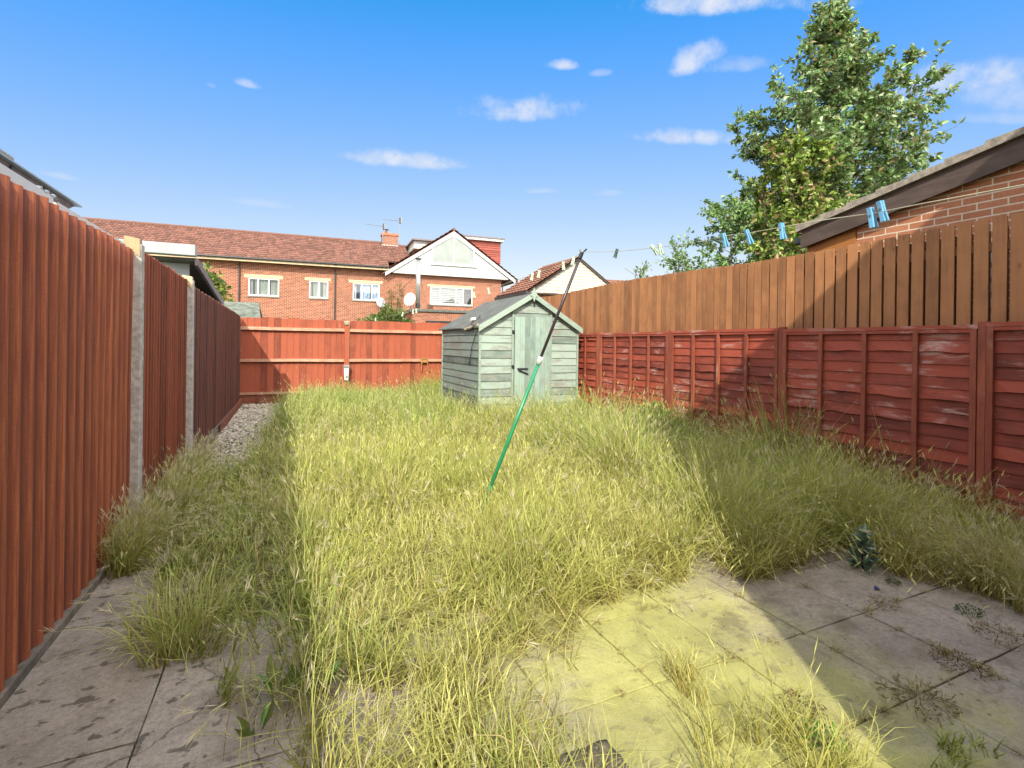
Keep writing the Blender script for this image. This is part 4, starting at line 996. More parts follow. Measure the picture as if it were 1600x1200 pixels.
# ================================================================== FOLIAGE
def mesh_from(name, V, F4, C, mat, F3=None):
    """V (n,3), quads (m,4), point colours (n,3)"""
    me = bpy.data.meshes.new(name); nq = len(F4); nt = 0 if F3 is None else len(F3)
    me.vertices.add(len(V)); me.vertices.foreach_set('co', V.astype(np.float32).ravel())
    me.loops.add(nq*4+nt*3); li = F4.ravel() if nt == 0 else np.concatenate([F4.ravel(), F3.ravel()])
    me.loops.foreach_set('vertex_index', li.astype(np.int32))
    me.polygons.add(nq+nt); st = np.arange(nq)*4
    if nt: st = np.concatenate([st, nq*4+np.arange(nt)*3])
    me.polygons.foreach_set('loop_start', st.astype(np.int32))
    me.update(calc_edges=True); me.validate()
    ca = me.attributes.new('Col', 'FLOAT_COLOR', 'POINT'); c4 = np.ones((len(V), 4), np.float32); c4[:, :3] = C; ca.data.foreach_set('color', c4.ravel())
    me.materials.append(MATS[mat]); me.polygons.foreach_set('use_smooth', np.ones(nq+nt, bool))
    return me
def leaf_mesh(name, P, D, L, W, C, mat='leaf', parent=None, off=(0,0,0)):
    """folded pointed leaves: P base, D direction, L length, W width, C colour"""
    n = len(P); D = D/np.linalg.norm(D, axis=1, keepdims=True)
    rv = RNG.normal(size=(n, 3)); S = np.cross(D, rv); S /= np.linalg.norm(S, axis=1, keepdims=True); N = np.cross(S, D)
    L = L[:, None]; W = W[:, None]
    mid = P+D*L*.45; tip = P+D*L-N*L*.12
    a = mid+S*W*.5+N*W*.18; b = mid-S*W*.5+N*W*.18; a2 = P+D*L*.78+S*W*.28; b2 = P+D*L*.78-S*W*.28
    V = np.stack([P, a, a2, tip, b2, b], 1).reshape(-1, 3)-np.array(off)
    i = np.arange(n)[:, None]*6
    F = np.concatenate([i+np.array([[0, 1, 2, 3]]), i+np.array([[0, 3, 4, 5]])])
    cc = np.repeat(C, 6, 0)
    me = mesh_from(name, V, F, cc, mat); o = bpy.data.objects.new(name, me); COL.objects.link(o)
    if parent is not None: o.parent = parent
    else: o.location = off
    return o
def palette(n, cols, jitter=.15):
    cols = np.array(cols); c = cols[RNG.integers(0, len(cols), n)]
    return np.clip(c*(1+RNG.normal(0, jitter, (n, 1))), .005, .9)
def make_tree(name, base, H_, prof, label, cat, nb=46, leafn=13000, leafL=.085, cols=((.07,.13,.03),), group=None, trunk_r=.09, start=.16, up=.75, lean=(0,0), droop=.4, seed=1):
    rs = random.Random(seed); base = Vector(base)
    root = thing(name, base, label, cat, group)
    tr = MB(); ax = []
    for k in range(13):
        t = k/12; ax.append(base+Vector((lean[0]*t*t+.07*math.sin(t*7+seed)*t, lean[1]*t*t+.07*math.cos(t*6)*t, H_*.97*t)))
    tr.tube(ax, [trunk_r*(1-.93*(k/12)**.8)+.004 for k in range(13)], 8)
    def axis(t): f = t*12; i = min(11, int(f)); return ax[i].lerp(ax[i+1], f-i)
    pts = []; dirs = []; br = MB()
    for i in range(nb):
        t = start+(1-start)*((i+.5)/nb)**.9; a = i*2.39996+rs.uniform(-.4, .4); Lb = prof(t)*rs.uniform(.72, 1.15)
        p = axis(t*.98); dh = Vector((math.cos(a), math.sin(a), 0)); el = up*rs.uniform(.7, 1.3); d = (dh*math.cos(el)+Vector((0,0,1))*math.sin(el)).normalized()
        seg = 6; bp = [p]; cur = p.copy(); dd = d.copy()
        for k in range(seg):
            dd = (dd+Vector((rs.uniform(-.18,.18), rs.uniform(-.18,.18), rs.uniform(-.1,.14)))).normalized(); cur = cur+dd*Lb/seg; bp.append(cur.copy())
        br.tube(bp, [max(.004, trunk_r*.28*(1-k/(seg+.5))*(1-t*.6)) for k in range(seg+1)], 5)
        nt = max(4, int(Lb*7))
        for q in range(nt):
            u = .22+.78*(q+rs.random())/nt; f = u*seg; ii = min(seg-1, int(f)); tp = bp[ii].lerp(bp[ii+1], f-ii)
            td = ((bp[ii+1]-bp[ii]).normalized()*.7+Vector((rs.gauss(0,.7), rs.gauss(0,.7), rs.gauss(.1,.5)))).normalized(); tl = (.16+.32*rs.random())*(.5+.5*Lb)**.5
            te = tp+td*tl+Vector((0,0,-.04*rs.random())); br.tube([tp, te], [.004, .002], 4, cap=False)
            for w in range(7): pts.append((tp.lerp(te, (w+rs.random())/7), td, t))
        for w in range(4): pts.append((bp[-1], dd, t))
    n = leafn; idx = RNG.integers(0, len(pts), n)
    P = np.array([pts[k][0] for k in idx]) + RNG.normal(0, .028, (n, 3)); T = np.array([pts[k][1] for k in idx])
    D = T*.55+RNG.normal(0, .6, (n, 3)); D[:, 2] -= droop
    L = leafL*RNG.uniform(.6, 1.2, n); C = palette(n, cols)
    cl = np.array([noise.noise(Vector(p)*1.6) for p in P]); C *= (1+.35*cl)[:, None]
    leaf_mesh('crown', P, D, L, L*.52, C, 'leaf', root, tuple(base))
    tr.build('trunk', 'bark', root); br.build('branches', 'bark', root)
    return root
GR = ((.11,.21,.06),(.15,.26,.085),(.19,.31,.11),(.26,.37,.17),(.09,.16,.055),(.38,.46,.29),(.20,.17,.08))
def prof_main(t):
    return float(np.interp(t, [.15,.3,.45,.6,.72,.84,.93,1], [2.2,2.75,2.6,2.0,1.35,.8,.46,.2]))
make_tree('pear_tree', (10.0, 6.5, 0), 8.75, prof_main, 'tall pointed leafy tree rising behind the garage roof', 'tree', nb=104, leafn=44000, leafL=.115, cols=GR, up=.72, trunk_r=.13, start=.16, seed=3)
YG = ((.20,.31,.045),(.27,.37,.07),(.14,.23,.04),(.33,.40,.12),(.10,.16,.04),(.34,.22,.12))
make_tree('leafy_shrub', (8.15, 5.95, 0), 5.3, lambda t: float(np.interp(t, [.2,.5,.75,1], [.9,1.2,.9,.3])), 'yellow-green shrub standing left of the garage in front of the tall tree', 'shrub', nb=54, leafn=12500, leafL=.10, cols=YG, up=.6, trunk_r=.06, start=.3, seed=5, group='shrubs behind the paling fence')
make_tree('leafy_shrub', (7.3, 6.6, 0), 4.3, lambda t: float(np.interp(t, [.2,.5,.75,1], [.6,.9,.75,.3])), 'darker grey-green shrub at the left edge of the tree', 'shrub', nb=34, leafn=4800, leafL=.085, cols=GR[:4], up=.6, trunk_r=.05, start=.35, seed=8, group='shrubs behind the paling fence')
make_tree('sapling', (6.35, 6.75, 0), 3.35, lambda t: float(np.interp(t, [.3,.7,1], [.5,.5,.2])), 'thin leafy shoots poking above the paling fence left of the shrubs', 'sapling', nb=18, leafn=900, leafL=.08, cols=GR[:4], up=1.0, trunk_r=.02, start=.5, seed=11, group='saplings above the paling fence')
make_tree('sapling', (6.15, 7.6, 0), 3.15, lambda t: float(np.interp(t, [.3,.7,1], [.3,.35,.2])), 'smallest sparse shoot above the paling fence, furthest left', 'sapling', nb=9, leafn=260, leafL=.07, cols=GR[:3], up=1.2, trunk_r=.015, start=.6, seed=12, group='saplings above the paling fence')
make_tree('laurel_bush', (7.3, 5.2, 0), 3.5, lambda t: float(np.interp(t, [.3,.7,1], [.55,.8,.3])), 'bright green bush against the timber corner of the garage', 'bush', nb=30, leafn=3600, leafL=.095, cols=YG, up=.7, trunk_r=.03, start=.45, seed=14)
# stake by the bush
m = MB(); m.tube([(6.9,5.35,2.2),(6.92,5.35,3.02)], .03, 7); tag(m.build('stake', 'post_wood'), 'pale wooden stake rising just above the paling fence beside the bush', 'stake')
# bush against the terrace, climbing stems, plants by the outbuilding
DG = ((.04,.085,.02),(.07,.13,.03),(.11,.17,.04),(.17,.20,.06),(.20,.17,.08))
def blob_bush(name, c, rad, n, leafL, cols, label, cat, seed=0, stems=True):
    c = Vector(c); root = thing(name, (c.x, c.y, 0), label, cat); u = RNG.normal(size=(n, 3)); u /= np.linalg.norm(u, axis=1, keepdims=True)
    rr = RNG.uniform(.35, 1, n)**.5; bumps = np.array([1+.45*noise.noise(Vector(q)*2.1+Vector((seed, 0, 0))) for q in u])
    P = u*(rr*bumps)[:, None]*np.array(rad)+np.array(c); D = u+RNG.normal(0, .7, (n, 3)); D[:, 2] += .3
    L = leafL*RNG.uniform(.6, 1.3, n); leaf_mesh('foliage', P, D, L, L*.45, palette(n, cols), 'leaf', root, (c.x, c.y, 0))
    m = MB()
    for k in range(7): m.tube([(c.x+.1*random.gauss(0,1),c.y+.1*random.gauss(0,1),0), (c.x+rad[0]*.5*random.uniform(-1,1),c.y,c.z+rad[2]*.3)], .02, 5)
    m.build('stems', 'bark', root)
    return root
hb = H(6.3, -5.5, 0); blob_bush('garden_bush', (hb.x+.0, hb.y, 2.25), (1.1, .8, .95), 6200, .16, DG, 'dark leafy bush behind the rear fence in front of the brick wall', 'bush')
hb2 = H(5.1, -6.2, 0); blob_bush('garden_bush', (hb2.x-.1, hb2.y, 2.05), (.5, .45, .55), 900, .13, DG, 'small low bush just left of the larger one behind the rear fence', 'bush', 4)
def climber(s, z0, z1, label, n=420, w=.22, dd=-.35):
    b = H(s, dd, 0); root = thing('climbing_plant', b, label, 'climbing plant', 'climbing stems on the brick house'); pts = []
    mb = MB(); path = [H(s+.06*math.sin(z*3), dd, z) for z in np.linspace(0, z1, 9)]; mb.tube(path, .02, 5); mb.build('stem', 'bark', root)
    Z = RNG.uniform(z0, z1, n); P = np.array([H(s+.06*math.sin(z*3), dd, z) for z in Z])+RNG.normal(0, 1, (n, 3))*np.array([w*.5, .1, .08]); D = RNG.normal(0, .6, (n, 3)); D[:, 2] += .4
    L = RNG.uniform(.06, .15, n); leaf_mesh('foliage', P, D, L, L*.5, palette(n, ((.12,.15,.04),(.2,.2,.07),(.25,.17,.08))), 'leaf', root, tuple(b))
climber(7.42, 2.2, 5.1, 'taller climbing stem on the brick right of the three-pane window', 260)
climber(6.85, 2.6, 4.8, 'shorter climbing stem on the brick beside the rainwater corner', 200)
hc = H(-1.2, -7.5, 0); make_tree('fig_bush', (hc.x+.1, hc.y-.3, 0), 4.15, lambda t: float(np.interp(t, [.3,.7,1], [1.0,.9,.4])), 'yellow-green large-leaved bush left of the first window, behind the outbuilding', 'bush', nb=26, leafn=1100, leafL=.24, cols=((.12,.2,.03),(.2,.28,.05),(.07,.12,.03),(.28,.26,.1)), up=.9, trunk_r=.05, start=.35, seed=21)

# ------------------------------------------------------------------ GRASS
def vnoise(x, y, s, seed):
    """value noise on arrays"""
    x = x*s+seed*17.3; y = y*s+seed*5.7; xi = np.floor(x).astype(np.int64); yi = np.floor(y).astype(np.int64); fx = x-xi; fy = y-yi
    fx = fx*fx*(3-2*fx); fy = fy*fy*(3-2*fy)
    h = lambda a, b: ((np.sin(a*127.1+b*311.7+seed*74.7)*43758.5453) % 1)
    return (h(xi, yi)*(1-fx)+h(xi+1, yi)*fx)*(1-fy)+(h(xi, yi+1)*(1-fx)+h(xi+1, yi+1)*fx)*fy
def inpoly(x, y, poly):
    r = np.zeros(len(x), bool); n = len(poly); j = n-1
    for i in range(n):
        xi, yi = poly[i]; xj, yj = poly[j]; c = ((yi > y) != (yj > y)) & (x < (xj-xi)*(y-yi)/(yj-yi+1e-12)+xi); r ^= c; j = i
    return r
BARE_R = [(.98,.5),(1.0,1.62),(1.22,1.95),(1.4,2.25),(1.75,2.52),(2.1,2.50),(2.41,2.54),(2.62,2.74),(2.84,2.82),(2.78,2.5),(2.69,2.30),(2.95,2.34),(3.2,2.45),(3.46,2.50),(4.08,2.40),(3.98,2.20),(3.85,2.04),(3.97,1.72),(3.99,1.42),(4.05,.5)]
BARE_L = [(-1.3,-.5),(-.10,-.5),(-.12,2.04),(-.22,2.5),(-.13,2.76),(-.31,2.82),(-.60,2.88),(-.70,3.2),(-.68,3.75),(-.70,4.6),(-.84,4.8),(-.84,4.0),(-1.06,3.85),(-1.3,3.8)]
GRAV = [(-1.3,6.6),(-.80,6.2),(-.36,6.5),(-.22,8.5),(-.02,11.0),(.1,12.2),(.55,13.5),(-1.3,13.5)]
def tussock(X, Y, s):
    """nearest jittered-grid centre: distance, outward angle, id"""
    best = np.full(len(X), 9.); ang = np.zeros(len(X)); tid = np.zeros(len(X)); gx = np.floor(X/s); gy = np.floor(Y/s)
    for i in (-1, 0, 1):
        for j in (-1, 0, 1):
            a, b = gx+i, gy+j; r1 = (np.sin(a*12.9898+b*78.233)*43758.5453) % 1; r2 = (np.sin(a*39.346+b*11.135)*24634.6345) % 1
            cx, cy = (a+.1+.8*r1)*s, (b+.1+.8*r2)*s; d = np.hypot(X-cx, Y-cy); m = d < best
            best = np.where(m, d, best); ang = np.where(m, np.arctan2(Y-cy, X-cx), ang); tid = np.where(m, (r1*7.13+r2*3.7) % 1, tid)
    return best/s, ang, tid
def bristles(X, Y, Z, az, dr, col, L0=.05, nb=7):
    """brush-like barley heads"""
    n = len(X); Vs = []; ax = np.stack([np.cos(az)*(.3+dr), np.sin(az)*(.3+dr), 1-1.3*dr], 1); ax /= np.linalg.norm(ax, axis=1, keepdims=True)
    B = np.stack([X, Y, Z], 1)
    for k in range(nb):
        d = ax+RNG.normal(0, .22, (n, 3)); d /= np.linalg.norm(d, axis=1, keepdims=True); L = L0*RNG.uniform(.8, 1.5, (n, 1)); st = B+ax*L0*(k/nb)*.8
        sd = np.cross(d, RNG.normal(size=(n, 3))); sd /= np.linalg.norm(sd, axis=1, keepdims=True); sd *= .0017
        Vs.append(np.stack([st, st+d*L*.45+sd, st+d*L, st+d*L*.45-sd], 1))
    V = np.concatenate(Vs).reshape(-1, 3); F = (np.arange(n*nb)*4)[:, None]+np.array([[0, 1, 2, 3]])
    return V, F, np.repeat(np.tile(col, (nb, 1)), 4, 0)
def blades(X, Y, h, col, width, lean_amp, seg=4, droop=.55, head=.0, tipcol=None, z0=0., brush=0., tus=True):
    n = len(X); td, ta, ti = tussock(X, Y, .34)
    az = ta+RNG.normal(0, 1.1, n) if tus else RNG.random(n)*6.28
    wind = vnoise(X, Y, 1.6, 9)
    ln = np.abs(RNG.normal(0, 1, n))*lean_amp+.03+.18*wind**2+(.35*td**1.5 if tus else 0)
    dx, dy = np.cos(az), np.sin(az)
    wa = RNG.uniform(0, math.pi, n); wx, wy = np.cos(wa), np.sin(wa)
    ln = np.minimum(ln, .95); dr = droop*RNG.random(n)**1.6
    rows = []; cols = []; base = col*np.array([.60,.48,.34])
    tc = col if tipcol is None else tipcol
    for k in range(seg+1):
        t = k/seg
        out = h*(ln*t + dr*t**3*.8); up = h*(t-.33*ln*ln*t - dr*t**3.5*.55)
        w = width*(1-.82*t**1.6)*.5
        wob = .035*np.sin(t*5+az*3)*t; px = X+dx*out-dy*wob; py = Y+dy*out+dx*wob; pz = z0+up
        rows.append(np.stack([px-wx*w, py-wy*w, pz], 1)); rows.append(np.stack([px+wx*w, py+wy*w, pz], 1))
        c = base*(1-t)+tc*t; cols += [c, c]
    V = np.stack(rows, 1); C = np.stack(cols, 1); m = 2*(seg+1)
    i = (np.arange(n)*m)[:, None, None]; q = np.array([[2*k, 2*k+1, 2*k+3, 2*k+2] for k in range(seg)])[None]
    F = (i+q).reshape(-1, 4); V = V.reshape(-1, 3); C = C.reshape(-1, 3)
    tipv = [px, py, pz, dx, dy, az]
    if np.max(brush) > 0:
        sel = np.where((RNG.random(n) < brush) & (h > .16))[0]
        if len(sel):
            bc = np.clip(np.array([.56,.49,.33])*RNG.uniform(.7, 1.25, (len(sel), 1)), 0, .8)
            Vb, Fb, Cb = bristles(px[sel], py[sel], pz[sel], az[sel], np.clip(dr[sel], 0, .9), bc)
            F = np.concatenate([F, Fb+len(V)]); V = np.concatenate([V, Vb]); C = np.concatenate([C, Cb])
    if head > 0:
        tv_ = np.hypot(X, Y)/3.2
        sel = np.where(RNG.random(n) < head)[0]; k = len(sel)
        tx, ty, tz = px[sel], py[sel], pz[sel]; L = RNG.uniform(.035, .075, k)
        ddx = dx[sel]*(.35+.8*dr[sel]); ddy = dy[sel]*(.35+.8*dr[sel]); ddz = 1-.9*dr[sel]*1.8
        nn = np.sqrt(ddx**2+ddy**2+ddz**2); ddx, ddy, ddz = ddx/nn, ddy/nn, ddz/nn
        w = RNG.uniform(.002, .0045, k)*np.clip(tv_[sel], .7, 2)
        hc = np.clip(tc[sel]*np.array([1.08, 1.05, 1.15])+.015, 0, .7)
        for ang in (0, math.pi/2):
            sx, sy = np.cos(wa[sel]+ang)*w, np.sin(wa[sel]+ang)*w
            b0 = np.stack([tx, ty, tz], 1); D = np.stack([ddx, ddy, ddz], 1)*L[:, None]; S = np.stack([sx, sy, np.zeros(k)], 1)
            Vh = np.stack([b0, b0+D*.45+S, b0+D*1.25, b0+D*.45-S], 1).reshape(-1, 3)
            Fh = (np.arange(k)*4)[:, None]+np.array([[0, 1, 2, 3]])+len(V)
            V = np.concatenate([V, Vh]); F = np.concatenate([F, Fh]); C = np.concatenate([C, np.repeat(hc, 4, 0)])
    return V, F, C
STRAW = np.array([.62,.59,.215]); YEL = np.array([.46,.52,.105]); GRN = np.array([.17,.34,.05]); DRY = np.array([.55,.46,.26]); OLV = np.array([.26,.31,.085])
def scatter(x0, x1, y0, y1, dens):
    n = int((x1-x0)*(y1-y0)*dens); return RNG.uniform(x0, x1, n), RNG.uniform(y0, y1, n)
def grass():
    VV, FF, CC = [], [], []; off = 0
    def put(r):
        nonlocal off
        V, F, C = r; VV.append(V); FF.append(F+off); CC.append(C); off += len(V)
    for (y0, y1, dens, width, seg) in ((.6, 2.6, 5000, .0055, 7), (2.6, 4.6, 4400, .0068, 6), (4.6, 7.5, 3000, .0088, 4), (7.5, 13.45, 2100, .011, 3)):
        X, Y = scatter(-1.0, 5.3, y0, y1, dens)
        # view wedge cull
        Z = X*math.sin(R(24.47))+Y*math.cos(R(24.47)); lat = X*math.cos(R(24.47))-Y*math.sin(R(24.47))
        keep = (np.abs(lat) < Z*1.12+.5) & (Z > .6)
        ex = (vnoise(X, Y, 5, 2)-.5)*.22; ey = (vnoise(X, Y, 5, 3)-.5)*.22
        keep &= ~inpoly(X+ex, Y+ey, BARE_R) & ~inpoly(X+ex*.6, Y+ey*.6, BARE_L) & ~inpoly(X+ex, Y+ey, GRAV)
        keep &= ~((X > 3.08) & (X < 5.2) & (Y > 8.2) & (Y < 10.6))
        # thin areas
        thin = vnoise(X, Y, 2.6, 21)
        pl = np.ones(len(X))
        nearp = (Y < 2.75) & (X > -.2) & (X < 1.4)
        pl = np.where(nearp, np.clip((thin-.30)*2.6, .03, .8), pl)
        pl = np.where(inpoly(X, Y, [(.12,1.9),(.5,1.75),(.55,2.2),(.2,2.35)]), .12, pl)
        pl = np.where(inpoly(X, Y, [(.75,2.3),(1.1,2.35),(1.15,2.8),(.8,2.85)]), .35, pl)
        leftz = (X < .0+.03*Y) & (Y > 2.7)
        pl = np.where(leftz, np.clip((thin-.1)*1.8, .15, .8), pl)
        pl *= np.clip((vnoise(X, Y, 7, 31)-.12)*2.5, .25, 1)
        pl *= np.clip(1.35-1.0*tussock(X, Y, .34)[0], .3, 1)
        keep &= RNG.random(len(X)) < pl
        X, Y = X[keep], Y[keep]; n = len(X); ex = ex[keep]; ey = ey[keep]
        hn = vnoise(X, Y, 1.3, 7)*.6+vnoise(X, Y, 4.5, 8)*.4
        td, ta, ti = tussock(X, Y, .34); td2, ta2, ti2 = tussock(X+5, Y+3, .9)
        h = .27+.34*hn
        h *= np.where(Y < 2.7, .80, 1.)
        h = np.where((Y > 7.5), .38+.24*hn, h)
        h = np.where((X > 3.0) & (Y > 2.2), h*(1.18+.25*(ti2 > .5)), h)
        h = np.where(X < .05, h*.80, h)
        h = np.where((X > 3.9) & (Y < 4.2), h*1.22, h)
        h *= (1.12-.42*td)*(.78+.5*ti)*(.9+.25*ti2)
        h *= RNG.uniform(.45, 1.12, n)
        # flattened patch in the middle foreground
        flat = np.exp(-(((X-.55)/.5)**2+((Y-2.9)/.45)**2)); h *= 1-.45*flat
        g1 = vnoise(X, Y, .8, 11); g2 = vnoise(X, Y, 3.1, 12)
        gw = np.clip((Y-6.5)/4, 0, 1)*.9+np.clip((g1-.42)*1.3, 0, .5)+np.clip((g2-.5)*1.3, 0, .45)
        gw = gw-.4*((X > 3.7) & (Y < 2.9))+np.clip((X-2.9)/1.3, 0, 1)*.30*(Y > 2.8)+np.clip((.15-X)/.6, 0, 1)*.4*(Y > 3.2)
        gw = np.clip(gw+RNG.normal(0, .16, n), 0, 1)[:, None]
        sw = np.clip(vnoise(X, Y, 2.3, 14)*1.3-.3+RNG.normal(0, .3, n), 0, 1)[:, None]
        base = YEL*(1-sw)+STRAW*sw
        gw = np.clip(gw+(.45*(ti-.62)+.35*(ti2-.6))[:, None], 0, 1)
        col = base*(1-gw)+(GRN*(1-.35*sw)+OLV*.35*sw)*gw
        col = np.where((RNG.random(n) < .05+.3*np.clip(vnoise(X, Y, 1.9, 61)-.55, 0, 1)*2)[:, None], DRY, col)
        col *= (RNG.uniform(.6, 1.25, n)*(.82+.36*vnoise(X, Y, 3.7, 51)))[:, None]
        tip = col*.55+STRAW*.45*RNG.uniform(.8, 1.15, n)[:, None]
        lod = np.clip((vnoise(X, Y, 2.9, 41)-.45)*2.6, 0, 1)
        put(blades(X, Y, h, col, width*RNG.uniform(.7, 1.5, n), .15+.5*flat+.38*lod, seg, 1.05, .22 if Y.max() < 5 else .12, tip, -.02+.03*np.clip((Y-3)/2, 0, 1), brush=(np.where((X > 2.9) | (X < .15), .10, .022) if y0 < 6 else 0.)*1. if y0 < 6 else 0.))
        # short matted undergrowth
        k = RNG.random(n) < .42; X2, Y2 = X[k]+RNG.normal(0, .03, k.sum()), Y[k]+RNG.normal(0, .03, k.sum()); n2 = len(X2)
        c2 = (DRY*.4+STRAW*.45+OLV*.15)*RNG.uniform(.4, 1.2, n2)[:, None]
        put(blades(X2, Y2, RNG.uniform(.08, .24, n2), c2, width*RNG.uniform(.8, 1.5, n2), .9, 3, 1.1, 0, None, -.01))
    # taller dead stalks with loose heads, scattered
    X, Y = scatter(-.2, 5.2, 2.0, 13.2, 26); k = ~inpoly(X, Y, BARE_R) & ~inpoly(X, Y, GRAV) & ~((X > 3.0) & (X < 5.2) & (Y > 8.1)); X, Y = X[k], Y[k]; n = len(X)
    c = (DRY*.8)*RNG.uniform(.6, 1.3, n)[:, None]; put(blades(X, Y, RNG.uniform(.45, .72, n), c, np.full(n, .003)*np.clip(Y/3.5, 1, 2.6), .16, 6, .7, 0, None, 0., brush=.8, tus=False))
    # isolated tufts
    def tuft(cx, cy, r, n, h, colr, lean=.35, head=.1, w=.0045, brush=0.):
        a = RNG.random(n)*6.28; q = np.sqrt(RNG.random(n))*r; X = cx+np.cos(a)*q; Y = cy+np.sin(a)*q*.8
        c = np.array(colr)*RNG.uniform(.7, 1.25, n)[:, None]
        put(blades(X, Y, h*RNG.uniform(.4, 1.1, n), c, w*RNG.uniform(.7, 1.4, n), lean, 5, .9, head, c*.5+STRAW*.5, 0., brush=brush, tus=False))
    for k in range(12): tuft(1.36+.52*random.random(), 1.08+.40*random.random()**1.8, .08, 36, .30, YEL*.6+STRAW*.4, .22, .2)
    for k in range(5): tuft(1.62+.12*random.random(), 1.6+.25*random.random(), .05, 22, .22, STRAW, .4, .2)
    for k in range(5): tuft(2.1+.4*random.random(), .98+.08*random.random(), .05, 20, .12, YEL*.5+GRN*.5, .3, .1)
    for k in range(9): tuft(-1.0+.13*random.random(), 3.95+.75*random.random(), .1, 100, .44, STRAW*.6+OLV*.3, .2, .1, .0045, .4)
    for k in range(16): tuft(-.98+.2*random.random(), 4.8+1.7*random.random(), .12, 100, .48, STRAW*.35+OLV*.6, .25, .1, .0045, .3)
    for k in range(4): tuft(-.99+.1*random.random(), 6.7+.6*random.random(), .08, 60, .42, STRAW*.5+OLV*.4, .25, .1, .0045, .35)
    for k in range(6): tuft(1.25+.3*random.random(), 3.3+.3*random.random(), .1, 75, .56, YEL*.6+STRAW*.4, .2, .2)
    for k in range(60):   # litter along slab joints and edges
        i = random.choice((0, 1)); 
        if i: tuft(1.565+.516*random.choice((0,1,2,3)), random.uniform(.9, 2.5), .03, 14, .05, DRY*.8, 1., 0, .003)
        else: tuft(random.uniform(1.1, 3.8), 1.278+.53*random.choice((0,1,2)), .03, 14, .05, DRY*.8, 1., 0, .003)
    for k in range(26):   # longer matted edge at the right bank
        tuft(4.0+.35*random.random(), 1.0+1.3*random.random(), .1, 80, .42, DRY*.5+STRAW*.25+OLV*.2, .45, .1, .0045, .12)
    V, F, C = np.concatenate(VV), np.concatenate(FF), np.concatenate(CC)
    me = mesh_from('grass', V, F, np.clip(C, .01, .8), 'grass_blade'); o = bpy.data.objects.new('grass', me); COL.objects.link(o)
    tag(o, 'overgrown yellow-green meadow grass filling the garden', 'grass', kind='stuff')
    print('grass verts', len(V))
grass()

# ------------------------------------------------------------------ small plants and litter
def weed(name, c, r, h, n, leafL, cols, label, cat, wide=.35, group=None, up=.5):
    c = Vector(c); a = RNG.random(n)*6.28; q = np.sqrt(RNG.random(n))*r
    P = np.stack([c.x+np.cos(a)*q, c.y+np.sin(a)*q, RNG.uniform(0, h, n)*(1-.5*q/r)+.004], 1); D = np.stack([np.cos(a), np.sin(a), up+RNG.normal(0, .4, n)], 1)+RNG.normal(0, .7, (n, 3))
    L = .55*leafL*RNG.uniform(.5, 1.2, n); o = leaf_mesh(name, P, D, L, L*wide, palette(n, cols, .25), 'leaf', None, tuple(c)); return tag(o, label, cat, group)
BR = ((.20,.13,.06),(.13,.09,.045),(.28,.20,.09)); DKG = ((.03,.06,.02),(.05,.09,.03),(.09,.10,.04))
weed('dead_weed', (3.03,1.31,0), .11, .05, 260, .05, BR, 'brown withered weed at the paving joint on the right', 'weed', .2, 'withered weeds on the shaded paving')
weed('dead_weed', (2.55,1.25,0), .13, .06, 320, .055, ((.26,.20,.10),(.18,.13,.06),(.34,.28,.14)), 'straw-brown withered weed at the lower paving joint', 'weed', .2, 'withered weeds on the shaded paving')
weed('dead_weed', (3.55,1.35,0), .13, .04, 260, .05, ((.30,.22,.12),(.2,.14,.08)), 'sparse straw litter weed closest to the foot of the right grass bank', 'weed', .2, 'withered weeds on the shaded paving')
weed('dead_weed', (3.30,1.80,0), .07, .05, 120, .05, ((.34,.28,.14),(.22,.16,.08)), 'small straw-coloured weed at the upper paving joint', 'weed', .2, 'withered weeds on the shaded paving')
weed('small_weed', (3.69,1.55,0), .065, .05, 200, .025, DKG, 'dark green cushion weed on the paving near the right bank', 'weed', .6, 'green weeds on the paving')
weed('small_weed', (3.68,1.95,0), .04, .04, 120, .025, DKG, 'tiny dark green weed beside the thistle', 'weed', .6, 'green weeds on the paving')
weed('small_weed', (1.93,1.25,0), .07, .08, 90, .055, ((.08,.22,.03),(.14,.32,.05)), 'fresh bright green weed in the front grass tuft', 'weed', .5, 'green weeds on the paving')
weed('small_weed', (2.04,1.42,0), .08, .05, 150, .04, BR+((.2,.22,.08),), 'brownish leafy weed behind the bright green one', 'weed', .4, 'green weeds on the paving')
def thistle():
    c = Vector((3.72,2.17,0)); root = thing('thistle', c, 'grey-blue spiky thistle at the edge of the paving', 'thistle')
    m = MB(); m.tube([c, c+Vector((.01,0,.14)), c+Vector((-.01,.01,.25))], [.006,.005,.003], 6); m.build('stem', 'leaf', root)
    n = 110; z = RNG.uniform(.01, .26, n); a = RNG.random(n)*6.28; P = np.stack([c.x+0*z, c.y+0*z, z], 1); D = np.stack([np.cos(a), np.sin(a), .5+RNG.normal(0,.6,n)], 1)
    L = (.11-.15*z)*RNG.uniform(.7,1.2,n); leaf_mesh('leaves', P, D, L, L*.32, palette(n, ((.16,.24,.19),(.24,.32,.27),(.10,.16,.11))), 'leaf', root, tuple(c))
thistle()
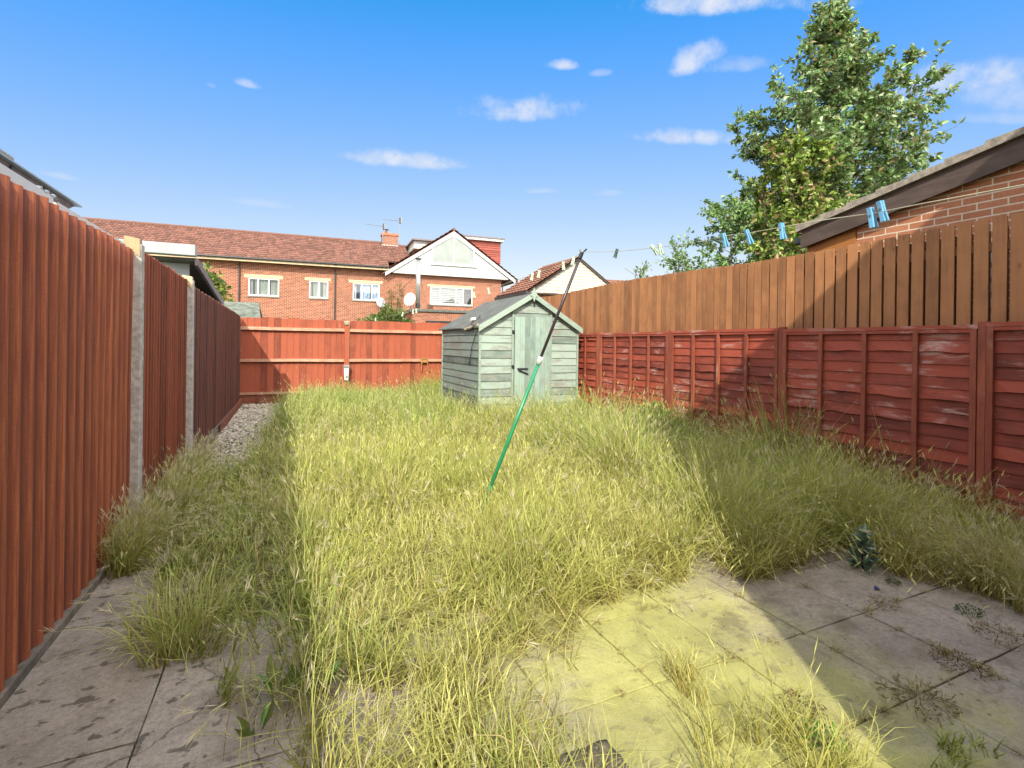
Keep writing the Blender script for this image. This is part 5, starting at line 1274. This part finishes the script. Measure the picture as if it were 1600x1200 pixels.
def dock(c, label, n=7, L0=.22):
    c = Vector(c); a = RNG.random(n)*6.28; P = np.stack([c.x+.02*np.cos(a), c.y+.02*np.sin(a), np.full(n, .05)], 1); D = np.stack([np.cos(a)*.7, np.sin(a)*.7, RNG.uniform(.5, 1.6, n)], 1)
    L = L0*RNG.uniform(.6, 1.1, n); root = leaf_mesh('dock_plant', P, D, L, L*.30, palette(n, ((.08,.17,.03),(.12,.22,.05),(.17,.2,.06))), 'leaf', None, tuple(c)); tag(root, label, 'dock plant', 'dock plants in the front grass')
dock((-.02,2.36,0), 'broad-leaved dock left of the others among the front grass', 8, .15)
dock((.14,2.26,0), 'broad-leaved dock beside bare paving in the front grass', 8, .14)
dock((-.08,2.14,0), 'low dock nearest the viewer in the front grass', 6, .12)
def yellow_bush():
    root = blob_bush('ragwort', (5.0, 5.9, .40), (.26, .55, .30), 900, .05, ((.14,.22,.05),(.22,.3,.07),(.10,.16,.04)), 'small yellow-flowered weed bush at the foot of the red fence', 'weed')
    n = 34; P = np.stack([RNG.normal(5.0, .12, n), RNG.normal(5.95, .22, n), RNG.uniform(.62, .72, n)], 1); D = RNG.normal(0, .4, (n, 3)); D[:, 2] += 1
    L = np.full(n, .022); leaf_mesh('flowers', P, D, L, L, palette(n, ((.65,.55,.03),)), 'leaf', root, (5.0, 5.9, 0))
yellow_bush()
m = MB(); m.add([(3.475,1.95,.006),(3.50,1.965,.02),(3.525,1.955,.008),(3.515,1.935,.012),(3.49,1.93,.02)], [(0,4,1),(1,4,3),(1,3,2)]); o = m.build('sweet_wrapper', 'purple_foil'); so = o.modifiers.new('s', 'SOLIDIFY'); so.thickness = .002
tag(o, 'crumpled dark purple wrapper on the paving by the thistle', 'wrapper')
m = MB(); vs = []; fs = []
for j in range(7):
    for i in range(13): x = .80+.36*i/12; y = 1.44+.17*j/6; vs.append((x+.01*rough(x, y, 20), y+.01*rough(y, x, 20, 2), .018+.008*rough(x, y, 12)))
for j in range(6):
    for i in range(12): a = j*13+i; fs.append((a, a+1, a+14, a+13))
m.add(vs, fs, .5); o = m.build('door_mat', 'mat_brown', smooth=True); so = o.modifiers.new('s', 'SOLIDIFY'); so.thickness = .014
tag(o, 'ragged dark brown mat at the bottom edge of the grass', 'mat')
